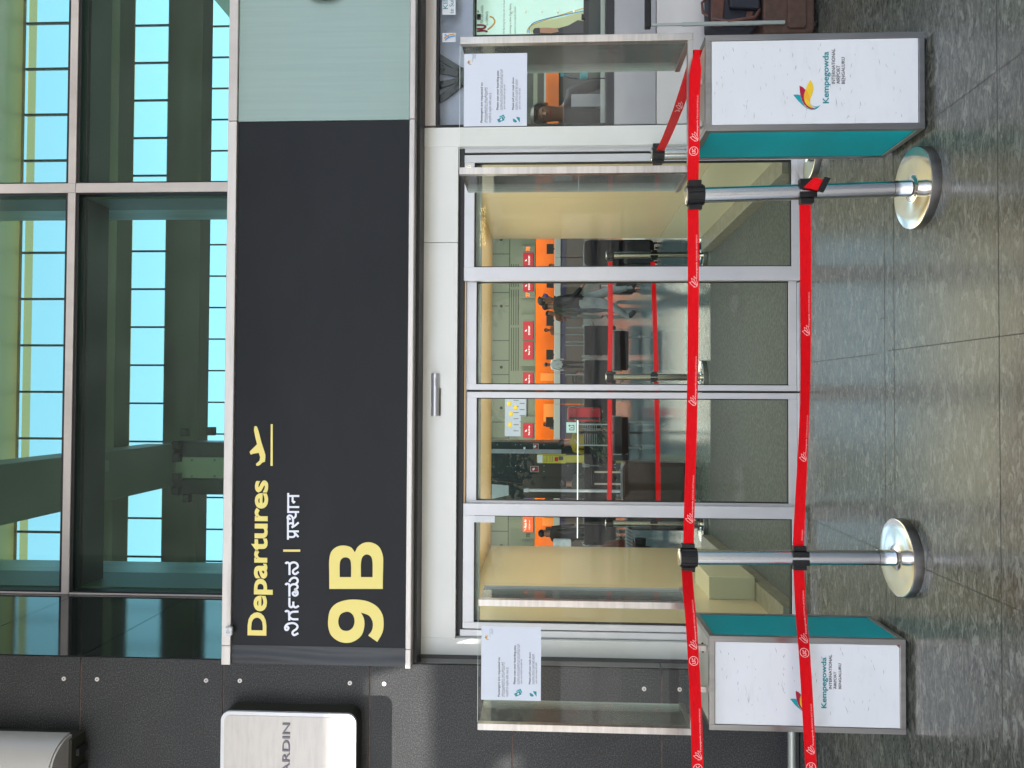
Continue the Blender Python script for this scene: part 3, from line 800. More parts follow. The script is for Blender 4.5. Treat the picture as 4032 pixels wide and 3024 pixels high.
lb['label'] = 'rounded brushed metal sign box reading JARDIN on the stone wall'
# ---- cylinder wall lamp, top left
wl = thing('wall_lamp', 'grey half-round wall lamp housing high on the stone wall', 'wall lamp', tuple(P(110, 2960, YS)))
q = P(212, 2960, YS - .3)
rx = .12; zc0 = q.z
xr = P(100, 2886, YS - .12).x; 
cx_ = xr - .17
mb = MB(); n = 24
def halfring(z, r, rr=.17):
    return [(cx_ + rr * math.cos(math.pi * i / n), YS - .12 - r * math.sin(math.pi * i / n), z) for i in range(n + 1)] + [(cx_ - rr, YS - .10, z), (cx_ + rr, YS - .10, z)]
def shell(z0, z1, r, rr, m_, name):
    A, B = halfring(z0, r, rr), halfring(z1, r, rr); k = len(A)
    MB().add(A + B, [(i, (i + 1) % k, k + (i + 1) % k, k + i) for i in range(k)] + [tuple(range(k)), tuple(range(k, 2 * k))[::-1]]).build(name, m_, wl, 0, True)
zlow = P(206, 2960, YS - .26).z
shell(zlow, zlow + 1.4, .18, .17, M['lamp_body'], 'housing')
shell(zlow - .012, zlow - .001, .17, .16, M['alu_h'], 'rim')
MB().box(cx_ - .14, cx_ + .14, YS - .13, YS, zlow - .03, zlow + 1.3).build('back_plate', M['cap_dark'], wl)
for dx in (.05, -.06): MB().box(cx_ + dx - .02, cx_ + dx + .02, YS - .09, YS - .0, zlow - .05, zlow - .031).build('bracket', M['ledge'], wl)

# ---- right hand ticket booth window
bt = thing('ticket_booth', 'glazed service booth front with cream head and grey metal apron right of the doors', 'booth', (3.2, 0, 0))
x_l = P(2000, 496, .0).x; x_r = 7.0
def zz(v, yp=0, yy=250): return P(v, yy, yp).z
MB().box(x_l, x_r, -.02, .06, zz(1719), zz(1647)).build('head_panel', M['cream_panel'], bt, .003)
MB().box(x_l, x_r, .0, .06, zz(1727), zz(1720)).build('window_gasket', M['black'], bt)
MB().box(x_l, x_r, -.01, .10, zz(2417), zz(2386)).build('sill', M['ledge'], bt)
MB().box(x_l, x_r, -.005, .06, zz(2582), zz(2418)).build('apron_panel', M['greymetal'], bt, .002)
MB().box(x_l, x_r, -.006, .06, 0, zz(2585)).build('apron_panel', M['lightmetal'], bt, .002)
MB().add([(x_l, .03, zz(2386)), (x_r, .03, zz(2386)), (x_r, .03, zz(1727)), (x_l, .03, zz(1727))], [(0, 1, 2, 3)]).build('glass_pane', M['clear'], bt)
MB().box(x_l, x_l + .012, .0, .06, zz(2386), zz(1727)).build('window_gasket', M['black'], bt)
MB().box(x_l + .05, x_r, 2.5, 2.58, 0, 3.2).box(x_l - .04, x_l + .0, .2, 2.5, 0, 3.2).box(x_l, x_r, .1, 2.5, 3.1, 3.2).box(x_r, x_r + .1, .1, 2.5, 0, 3.2).build('booth_wall', M['darkhall'], bt)
MB().pbox(1727, 1862, -600, 496, .12, .02).build('upper_board', M['lilac'], bt)
MB().box(x_l, x_r, .1, .75, .62, zz(2384) - .02).build('desk', M['grey_shelf'], bt)
for (v0, v1, y0, y1, yp, mm_, nm) in ((2100, 2116, 270, 440, 2.3, 'sage', 'shelf'), (2142, 2150, 190, 440, 2.2, 'steelp', 'shelf'), (2150, 2200, 240, 490, 2.44, 'orange', 'accent_panel'), (2250, 2380, 370, 420, .85, 'greymetal', 'monitor_back'), (2090, 2110, 443, 494, 2.2, 'navy', 'screen')):
    MB().pbox(v0, v1, y0, y1, yp, .05).build(nm, M[mm_], bt)
# stickers on the board
for nm, txt, r1, sub, r2, bx in (('sticker', 'KING', (1744, 1764, -40, 36), 'te Suite', (1770, 1786, -20, 54), (1742, 1794, -60, 58)),):
    s_ = MB().pbox(*bx[:2], bx[2], bx[3], .02, .001).build(nm, M['kioskwhite'], None)
    tag(s_, 'white sticker with blue lettering KING te Suite on the booth glass', 'sticker')
    letters(txt, *r1, .02, M['teal_print'], s_, 'lettering'); letters(sub, *r2, .02, M['teal_print'], s_, 'lettering')
s_ = MB().pbox(1742, 1794, 130, 166, .02, .001).build('sticker', M['kioskwhite'])
tag(s_, 'white sticker with a blue and orange cross mark below the lettered one', 'sticker')
blue = mat('blue print', (.08, .35, .75), .5)
strokes([[(1752, 160), (1768, 148), (1792, 142)], [(1752, 136), (1768, 148)]], 5, 0, 0, 1, .02, blue, s_, 'blue_mark')
strokes([[(1748, 152), (1765, 140), (1790, 134)]], 4, 0, 0, 1, .018, M['orange_print'], s_, 'orange_mark')
# dark solid shapes imitating the fan-shaped reflection in the booth glass
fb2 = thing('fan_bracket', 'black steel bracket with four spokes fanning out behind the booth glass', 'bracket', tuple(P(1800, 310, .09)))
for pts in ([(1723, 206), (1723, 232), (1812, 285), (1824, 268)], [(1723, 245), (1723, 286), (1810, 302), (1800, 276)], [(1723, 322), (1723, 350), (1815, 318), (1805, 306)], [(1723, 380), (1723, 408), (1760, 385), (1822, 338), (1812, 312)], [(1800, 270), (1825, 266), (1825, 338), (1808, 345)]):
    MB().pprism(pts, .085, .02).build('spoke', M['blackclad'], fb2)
# poster on a stand inside the booth
po = thing('service_poster', 'mint green poster about features for corporates in a black frame', 'poster', tuple(P(2090, 30, .4)))
YP_ = .38
MB().pbox(1876, 2306, -180, 134, YP_, .012).build('sheet', M['poster'], po)
fr = MB(); fr.pbox(1870, 1877, -190, 140, YP_ - .01, .03); fr.pbox(2298, 2318, -190, 140, YP_ - .01, .03); fr.pbox(1877, 2298, 134, 141, YP_ - .01, .03)
fr.build('frame', M['black'], po)
for v in (1877, 2010, 2066, 2130, 2193, 2256):
    q = P(v + 4, 35, YP_ - .06); MB().tube([(q.x, YP_ - .03, q.z), (q.x, YP_ - .012, q.z)], .0065, 14).build('stud', M['chrome'], po)
for v0 in (1878, 2290):
    MB().pbox(v0, v0 + 14, 55, 72, YP_ - .03, .02).build('clip', M['blackp'], po)
letters('FEATURES available', 1892, 1903, 22, 92, YP_, M['ink'], po)
letters('for CORPORATES', 1913, 1922, 45, 100, YP_, M['ink'], po)
letters('All Banking Services aim to leverage', 1980, 1990, -15, 134, YP_, M['ink_soft'], po)
letters('technology to deliver Digital Banking', 2005, 2015, 15, 134, YP_, M['ink_soft'], po)
letters('experience to our corporate customers.', 2024, 2034, 25, 134, YP_, M['ink_soft'], po)
strokes([[(1878, 100), (1900, 100), (1912, 106), (1900, 114), (1878, 114)], [(1878, 124), (1905, 122), (1920, 126)]], 8, 0, 0, 1, YP_, M['crimson'], po, 'red_mark')
strokes([[(1928, 66), (1942, 72), (1948, 88), (1938, 104), (1920, 118)]], 6, 0, 0, 1, YP_, M['orange_print'], po, 'orange_swoosh')
blob([(2090, 134), (2085, 118), (2095, 100), (2150, 82), (2220, 66), (2298, 46), (2298, 82), (2270, 100), (2230, 118), (2180, 124), (2120, 126)], 0, 0, 1, YP_, .001).build('pale_field', mat('pale yellow print', (.75, .8, .42), .5), po)
strokes([[(2084, 132), (2084, 115), (2100, 92), (2150, 75), (2220, 60), (2298, 44)]], 4, 0, 0, 1, YP_, blue, po, 'blue_curve')
strokes([[(2076, 132), (2078, 118), (2094, 100), (2160, 76), (2240, 50), (2298, 34)]], 4, 0, 0, 1, YP_, M['gold'], po, 'yellow_curve')
blob([(2098, 122), (2104, 112), (2120, 110), (2128, 112), (2200, 112), (2240, 100), (2275, 80), (2298, 84), (2298, 134), (2100, 134)], 0, 0, 1, YP_, .003).build('portrait_suit', M['ink'], po)
blob([(2126, 111), (2160, 110), (2196, 114), (2200, 126), (2170, 132), (2126, 130)], 0, 0, 1, YP_, .004).build('portrait_face', mat('printed skin', (.60, .32, .20), .5), po)
# water bottle on the booth desk
q = P(2384, 293, .16)
bo = thing('water_bottle', 'clear plastic water bottle with teal label on the booth sill', 'bottle', (q.x, .16, zz(2386)), None, True)
zb0 = zz(2386, .16, 293); H_ = zz(2207, .16, 293) - zb0; rb = .028
prof = [(rb * .9, 0), (rb, .004)]
for i in range(9): prof += [(rb, .008 + i * .009), (rb * .93, .012 + i * .009)]
prof += [(rb, .095), (rb, .135)]
for i in range(3): prof += [(rb, .14 + i * .009), (rb * .94, .144 + i * .009)]
prof += [(rb * .8, .185), (rb * .5, .205), (rb * .42, .215)]
sc_h = H_ / .235
bo.location = (q.x, .16, zb0)
MB().lathe((0, 0, 0), [(r, z * sc_h) for r, z in prof], 24).build('body', M['bottle'], bo, 0, True)
MB().lathe((0, 0, 0), [(rb * 1.02, .096 * sc_h), (rb * 1.02, .134 * sc_h)], 24).build('paper_label', M['teal_logo'], bo, 0, True)
MB().lathe((0, 0, 0), [(rb * .46, .215 * sc_h), (rb * .46, .235 * sc_h)], 20).build('cap', M['teal_logo'], bo, 0, True)

# ---- entrance lobby (between the doors and the hall)
lo = thing('entrance_lobby', 'tan and beige panelled lobby behind the sliding doors', 'lobby', (.1, .2, 0))
XL, XR, YE = -1.40, 1.555, 2.62
pl_ = [(.11, 1.12), (1.125, YE)]
for (y0, y1) in pl_:
    MB().box(XL - .06, XL, y0, y1, .1, 2.1).build('side_panel', M['beige'], lo, .002)
    MB().box(XR, XR + .06, y0, y1, .1, .5).build('side_panel', M['pale'], lo, .002)  # pale lower band paints the reflection in the glossy wall
    MB().box(XR, XR + .06, y0, y1, .502, 2.1).build('side_panel', M['beige'], lo, .002)
MB().box(XL - .06, XR + .06, .16, YE, 2.1, 2.2).build('ceiling', M['tan'], lo)
MB().box(XL - .06, XL + .13, .11, YE, 0, .1).build('plinth', M['plinth'], lo, .003)
MB().box(XR - .13, XR + .06, .11, YE, 0, .1).build('plinth', M['plinth'], lo, .003)
MB().box(-6, XL - .061, YE - .1, YE, 0, 3.4).box(XR + .061, 2.1, YE - .1, YE, 0, 3.4).box(XL - .06, XR + .06, YE - .1, YE - .001, 2.201, 3.4).build('end_wall', M['sage'], lo)
MB().box(XL, XL + .16, .75, 1.25, .1, .42).build('base_box', M['pale'], lo, .004)
tag(MB().box(XL + .131, XR - .131, .11, 2.66, -.003, .006).build('door_mat', M['ribs']), 'ribbed grey entrance mat lying behind the sliding doors', 'mat')

# ================================================================ OUTSIDE OBJECTS
# entrance canopy over the forecourt
cn = thing('entrance_canopy', 'broad grey canopy roof over the forecourt behind the viewer', 'canopy', (0, -7, 8))
cs = MB()
def strip(y0, y1, holes=()):
    x = -18
    for h0, h1 in holes: cs.box(x, h0, y0, y1, 8.6, 8.63); x = h1
    cs.box(x, 18, y0, y1, 8.6, 8.63)
strip(-4.44, -.62); strip(-4.72, -4.44, ((-6.6, -5.2), (-5.05, -3.63))); strip(-4.98, -4.72)  # holes are added slots that throw sun patches onto the stone wall
strip(-5.09, -4.98, ((-6.4, -5.6), (-5.5, -4.75), (-4.6, -4.35))); strip(-5.14, -5.09); strip(-5.22, -5.14, ((-6.4, -5.3), (-5.1, -4.55))); strip(-13, -5.22)
cs.build('roof_slab', M['canopy'], cn)
for x in (-12, -4.5, 4.5, 12):
    MB().tube([(x, -12, 0), (x, -12, 8.6)], .3, 20).build('column', M['lightmetal'], cn, 0, True)

rnd = random.Random(5)
def kiosk(label, x0, x1, y0, y1, yk, depth, sideright, lx, ly, txt, nsc, chips=()):
    a, b, c, d = W(x0, x1, y0, y1, yk)
    d = P(x0, (y0 + y1) / 2, yk).z
    k = thing('gate_kiosk', label, 'kiosk', ((a + b) / 2, yk + depth / 2, 0), 'boarding pass kiosks')
    c = .02
    fw = .024
    f = MB()
    yb = yk + depth
    for y_ in (yk, yb - fw):
        f.box(a, a + fw, y_, y_ + fw, c, d); f.box(b - fw, b, y_, y_ + fw, c, d)
        f.box(a + fw, b - fw, y_ + .0005, y_ + fw, d - fw, d - .0004); f.box(a + fw, b - fw, y_ + .0005, y_ + fw, c, c + fw)
    for x_ in (a, b - fw):
        f.box(x_ + .0004, x_ + fw - .0004, yk + fw, yb - fw, d - fw, d - .0005); f.box(x_ + .0004, x_ + fw - .0004, yk + fw, yb - fw, c + .0004, c + fw)
    f.build('frame', M['steel_side'], k, .0012)
    e = .003
    yf = yk + .003
    fpn = MB().box(a + fw + .002, b - fw - .002, yk + .003, yk + .012, c + fw + .002, d - fw - .002)
    for i in range(nsc):
        px_, py_ = rnd.uniform(x0 + 35, x1 - 60), rnd.uniform(y0 + 32, y1 - 55); L = rnd.uniform(4, 26) * (1 if rnd.random() < .7 else 1.8); wd = rnd.uniform(.5, 1.7)
        an = rnd.gauss(0, .22); dx, dy = math.sin(an) * L, math.cos(an) * L
        q = [P(px_ - wd, py_, yf), P(px_ + dx * .5 - wd * .6, py_ + dy * .5, yf), P(px_ + dx, py_ + dy, yf), P(px_ + dx * .5 + wd * .6, py_ + dy * .5, yf)]
        fpn.add([(p.x, yf - .0006, p.z) for p in q], [(0, 1, 2, 3)], 1)
    for pts in chips:
        q = [P(x, y, yf) for x, y in pts]; fpn.add([(p.x, yf - .0012, p.z) for p in q], [(0, 1, 2)], 2)
    fpn.build('front_panel', [M['kioskwhite'], M['scuff'], M['rust']], k)
    MB().box(a + fw + .002, b - fw - .002, yb - .012, yb - .003, c + fw + .002, d - fw - .002).build('back_panel', M['kioskwhite'], k)
    for xa, xb in ((a + .003, a + .012), (b - .012, b - .003)):
        MB().box(xa, xb, yk + fw + .002, yb - fw - .002, c + fw + .002, d - fw - .002).build('side_panel', M['teal'], k, .001)
    tp = MB().box(a + fw + .001, b - fw - .001, yk + fw + .001, yb - fw - .001, d - .010, d - .004).build('top_panel', M['kioskcream'], k)
    hx, hy = (a + .09, yk + depth * .45) if sideright == 'L' else (b - .10, yk + depth * .42)
    MB().tube([(hx, hy, d - .004), (hx, hy, d + .001)], .022, 20).build('cable_hole', M['steel' if sideright == 'L' else 'black'], k)
    for fx in (a + .03, b - .03):
        for fy in (yk + .04, yb - .04):
            MB().tube([(fx, fy, 0), (fx, fy, c)], .018, 12).build('foot', M['blackp'], k)
    yf = yk + .003
    airport_logo(lx, ly, 4.424 * txt, yf, k)
    return k, (a, b, c, d), yf
rnd = random.Random(5)
YK1 = PG(3642, 320, .02).y
k1, r1, yf = kiosk('taller white and teal kiosk at right, with its leaf logo in full view', 2778, 3642, 131, 511, YK1, .385, 'L', 3176, 374, 1.0, 95)
letters('Kempegowda', 3239, 3270, 204, 407, yf, M['teal_print'], k1, 'print', .02)
letters('INTERNATIONAL', 3274, 3288, 192, 331, yf, M['ink'], k1, 'print', .010)
letters('AIRPORT', 3293, 3307, 258, 331, yf, M['ink'], k1, 'print', .010)
letters('BENGALURU', 3313, 3326, 226, 331, yf, M['ink'], k1, 'print', .010)
YK2 = PG(3568, 2700, .02).y
k2, r2, yf2 = kiosk('lower white and teal kiosk at left, its leaf logo crossed by the red belt', 2793, 3568, 2511, 2884, YK2, .365, 'R', 3158, 2752, 1.12, 80, ([(3527, 2538), (3546, 2538), (3546, 2556)], [(3556, 2853), (3556, 2870), (3541, 2870)]))
letters('Kempegowda', 3233, 3260, 2588, 2788, yf2, M['teal_print'], k2, 'print', .02)
letters('INTERNATIONAL', 3263, 3275, 2577, 2713, yf2, M['ink'], k2, 'print', .010)
letters('AIRPORT', 3282, 3293, 2644, 2713, yf2, M['ink'], k2, 'print', .010)
letters('BENGALURU', 3301, 3312, 2612, 2713, yf2, M['ink'], k2, 'print', .010)
# glass screens standing on the kiosks
def screen(label, ya, yb, x0a, x1a, x0b, x1b, yp, wing, ktop, k, rev):
    """posts at photo rows ya (right) and yb (left)"""
    pa, pb = P(x0a, ya, yp), P(x0b, yb, yp)
    zt = (pa.z + pb.z) / 2; zb_ = P((x1a + x1b) / 2, (ya + yb) / 2, yp).z
    zb_ = max(zb_, ktop + .004)
    s = thing('glass_screen', label, 'glass screen', ((pa.x + pb.x) / 2, yp, zb_), 'glass screens on the kiosks')
    xr_, xl_ = P(2300, ya, yp).x, P(2300, yb, yp).x
    pw = .030
    for x_, sgn in ((xl_, 1), (xr_, 1)):
        MB().box(x_ - pw / 2, x_ + pw / 2, yp, yp + .030, zb_, zt).build('post', M['steel'], s, .002)
        MB().box(x_ - .010, x_ + .010, yp + .031, yp + wing, zb_, zb_ + .022).build('wing_rail', M['steel'], s, .001)
        g = MB().box(x_ - .004, x_ + .004, yp + .031, yp + wing, zb_ + .023, zt - .004)
        g.build('wing_pane', M['wing_glass'], s)
        MB().box(x_ - .004, x_ + .004, yp + wing + .0005, yp + wing + .002, zb_ + .023, zt - .004).build('glass_edge', M['edge_glass'], s)
    MB().box(xl_ + pw / 2 + .0005, xr_ - pw / 2 - .0005, yp + .001, yp + .029, zb_, zb_ + .022).build('bottom_rail', M['steel'], s, .001)
    q = MB(); q.add([(xl_ + pw / 2, yp + .012, zb_ + .022), (xr_ - pw / 2, yp + .012, zb_ + .022), (xr_ - pw / 2, yp + .012, zt), (xl_ + pw / 2, yp + .012, zt)], [(0, 1, 2, 3)])
    q.build('front_pane', M['screen_glass'], s)
    q = MB().box(xl_ + pw / 2, xr_ - pw / 2, yp + .011, yp + .013, zt + .0002, zt + .0015).build('glass_edge', M['edge_glass'], s)
    for x_ in ((xl_ + xr_) / 2 - .09, (xl_ + xr_) / 2 + .09):
        MB().box(x_ - .012, x_ + .012, yp + .003, yp + .027, ktop - .0002, zb_ - .0005).build('bracket', M['steel'], s)
    return s
YP1 = YK1 + .05
screen('clear glass screen with steel posts on the right kiosk, a bottle seen through it', 150, 668, 1808, 2742, 1811, 2716, YP1, .33, r1[3], k1, 0)
YP2 = YK2 + .05
screen('clear glass screen with steel posts on the left kiosk, in front of dark stone', 2380, 2872, 1884, 2756, 1878, 2722, YP2, .30, r2[3], k2, 1)

def notice(label, x0, x1, y0, y1, yp, ox, oy, s=1.0):
    a, b, c, d = W(x0, x1, y0, y1, yp)
    o = MB().box(a, b, yp - .0012, yp, c, d).build('paper_notice', M['paper'])
    tag(o, label, 'notice', 'paper notices on the glass screens')
    yq = yp - .0012
    def L(t, xa, xb, ya, yb, mm='ink_soft', of=0): letters(t, ox + xa * s, ox + xb * s, oy + ya * s, oy + yb * s, yq, M[mm], o, 'print', of, 0, .0006)
    # numbers are the photo rows and columns of the right hand notice, from its top left corner (1826, 497)
    L('Passengers are requested to:', 66, 77, -173, -14, 'ink', .02)
    L('ಪ್ರಯಾಣಿಕರನ್ನು ವಿನಂತಿಸಲಾಗಿದೆ', 80, 94, -152, -14)
    L('यात्रियों से अनुरोध किया जाता है:', 98, 112, -132, -14)
    L('Please scan your boarding pass', 129, 140, -219, -64, 'ink', .02)
    L('ದಯವಿಟ್ಟು ನಿಮ್ಮ ಬೋರ್ಡಿಂಗ್ ಪಾಸ್ ಅನ್ನು ಸ್ಕ್ಯಾನ್ ಮಾಡಿ', 142, 154, -224, -64)
    L('कृपया अपना बोर्डिंग पास स्कैन करें', 156, 166, -164, -66)
    L('Please pull your mask down', 190, 200, -192, -64, 'ink', .02)
    L('ದಯವಿಟ್ಟು ನಿಮ್ಮ ಮಾಸ್ಕ್ ಕೆಳಗೆ ಎಳೆಯಿರಿ', 202, 213, -184, -64)
    L('कृपया अपना मास्क नीचे खींचें', 216, 226, -150, -66)
    def S(pts, mm, lift=.001):
        blob([(p * s, q * s) for p, q in pts], ox, oy, 1, yq, lift).build('print', M[mm], o)
    S([(131, -26), (154, -37), (161, -24), (138, -14)], 'teal_print')
    S([(140, -38), (157, -46), (164, -32), (160, -29), (155, -39), (140, -33)], 'teal_logo')
    S([(142, -23), (148, -31), (152, -28), (150, -22)], 'paper', .0016)
    S([(193, -27), (197, -30), (208, -22), (210, -17), (203, -14), (195, -18)], 'teal_print')
    S([(206, -36), (214, -36), (221, -34), (221, -14), (212, -26)], 'teal_print')
    # small airport mark, top right corner
    airport_logo(ox + 22 * s, oy - 252 * s, 25 / s, yq, o)
    L('Kempegowda', 33, 36, -286, -253, 'teal_print'); L('INTERNATIONAL', 38, 41, -288, -265); L('AIRPORT BENGALURU', 43, 47, -284, -265)
    return o
notice('white passenger notice on the right glass screen, near the water bottle', 1827, 2075, 211, 497, YP1 + .010, 1826, 497)
notice('white passenger notice on the left glass screen, against dark stone', 1895, 2130, 2467, 2757, YP2 + .010, 1895, 2757, .985)

# ---------------------------------------------------------------- stanchions
def make_stanchion(name, label, H=.99, group='belt stanchions at the entrance', mid=None, sides=(1, 1), local=True):
    s = thing(name, label, 'stanchion', (0, 0, 0), group, True)
    MB().lathe((0, 0, 0), [(.1695, 0), (.170, .002), (.170, .0365), (.1685, .038)], 64).build('base_rim', M['steel_side'], s, 0, True)
    MB().lathe((0, 0, 0), [(.168, .0382), (.1665, .0395), (.164, .0398), (.12, .0401), (.06, .0405), (.052, .0415), (.046, .046)], 64).build('base_cover', M['chrome'], s, 0, True)
    MB().tube([(0, 0, .05), (0, 0, .12)], .0345, 28).build('sleeve', M['pole'], s, 0, True)
    MB().tube([(0, 0, .121), (0, 0, H - .075)], .0325, 32).build('pole', M['pole'], s, 0, True)
    hd = MB().tube([(0, 0, H - .078), (0, 0, H - .005)], .042, 32)
    for k in range(8):
        a = k * math.pi / 4 + .2
        hd.box(.043 * math.cos(a) - .004, .043 * math.cos(a) + .004, .043 * math.sin(a) - .004, .043 * math.sin(a) + .004, H - .072, H - .012)
    hd.build('belt_head', M['blackp'], s, 0, True)
    MB().lathe((0, 0, H - .0049), [(.040, 0), (.037, .005), (.02, .008)], 28).build('cap', M['chrome'], s, 0, True)
    for sg_ in (-1, 1):
        MB().box(sg_ * .042, sg_ * .062, -.018, .012, H - .068, H - .012).build('belt_clip', M['blackp'], s, .002)
    if mid:
        for sg_ in mid:
            MB().box(sg_ * .030, sg_ * .052, -.022, .010, mid[sg_] - .028, mid[sg_] + .028).build('belt_clip', M['blackp'], s, .002)
            MB().box(sg_ * .006, sg_ * .03, -.037, -.020, mid[sg_] - .036, mid[sg_] + .036).build('belt_bracket', M['blackp'], s, .002)
    return s
def centre_of_base(x_near, yc_):
    g = PG(x_near, yc_, 0); y = g.y + .17
    return Vector((P(x_near - 60, yc_, y).x, y, 0))
B1 = centre_of_base(3712, 741); B2 = centre_of_base(3641, 2196)
top1 = P(2697, 771, B1.y); top2 = P(2672, 2194, B2.y)
H1, H2 = top1.z, top2.z
zm1 = P(3172, 790, B1.y).z; zm2 = P(3145, 2193, B2.y).z
s1 = make_stanchion('belt_stanchion', 'polished steel stanchion in front of the right kiosk, a loose belt end on it', H1, mid={-1: zm1, 1: zm1 + .0})
s1.location = B1; s1.rotation_euler = (0, math.atan2(top1.x - B1.x, H1), 0)
s2 = make_stanchion('belt_stanchion', 'polished steel stanchion near the left kiosk, with two belts on each side', H2, mid={-1: zm2, 1: zm2})
s2.location = B2; s2.rotation_euler = (0, math.atan2(top2.x - B2.x, H2), 0)
# loose belt end hanging on the right stanchion
le = MB()
zz1 = zm1
p_ = [P(3165, 737, B1.y - .05), P(3206, 698, B1.y - .06), P(3243, 707, B1.y - .06), P(3222, 750, B1.y - .06)]
le.add([tuple(p) for p in p_] + [(p.x, p.y + .006, p.z) for p in p_], [(0, 1, 2, 3), (4, 7, 6, 5), (0, 4, 5, 1), (1, 5, 6, 2), (2, 6, 7, 3), (3, 7, 4, 0)])
pe = [P(3248, 696, B1.y - .07), P(3271, 701, B1.y - .07), P(3244, 755, B1.y - .07), P(3222, 748, B1.y - .07)]
lo_ = le.build('loose_belt_end', M['belt'], s1)
mi_ = s1.matrix_basis.inverted()
mm_b = MB(); mm_b.add([tuple(p) for p in pe] + [(p.x, p.y + .016, p.z) for p in pe], [(0, 1, 2, 3), (4, 7, 6, 5), (0, 4, 5, 1), (1, 5, 6, 2), (2, 6, 7, 3), (3, 7, 4, 0)])
bc = mm_b.build('belt_buckle', M['blackp'], lo_)
bpy.context.view_layer.update()
lo_.matrix_parent_inverse = s1.matrix_world.inverted()
# stanchion standing back by the door jamb
B3 = centre_of_base(3243, 608)
B3 = Vector((P(2900, 605, B3.y).x, B3.y, 0))
s3 = make_stanchion('belt_stanchion', 'steel stanchion close to the door jamb, behind the right glass screen', P(2562, 605, B3.y).z)
s3.location = B3

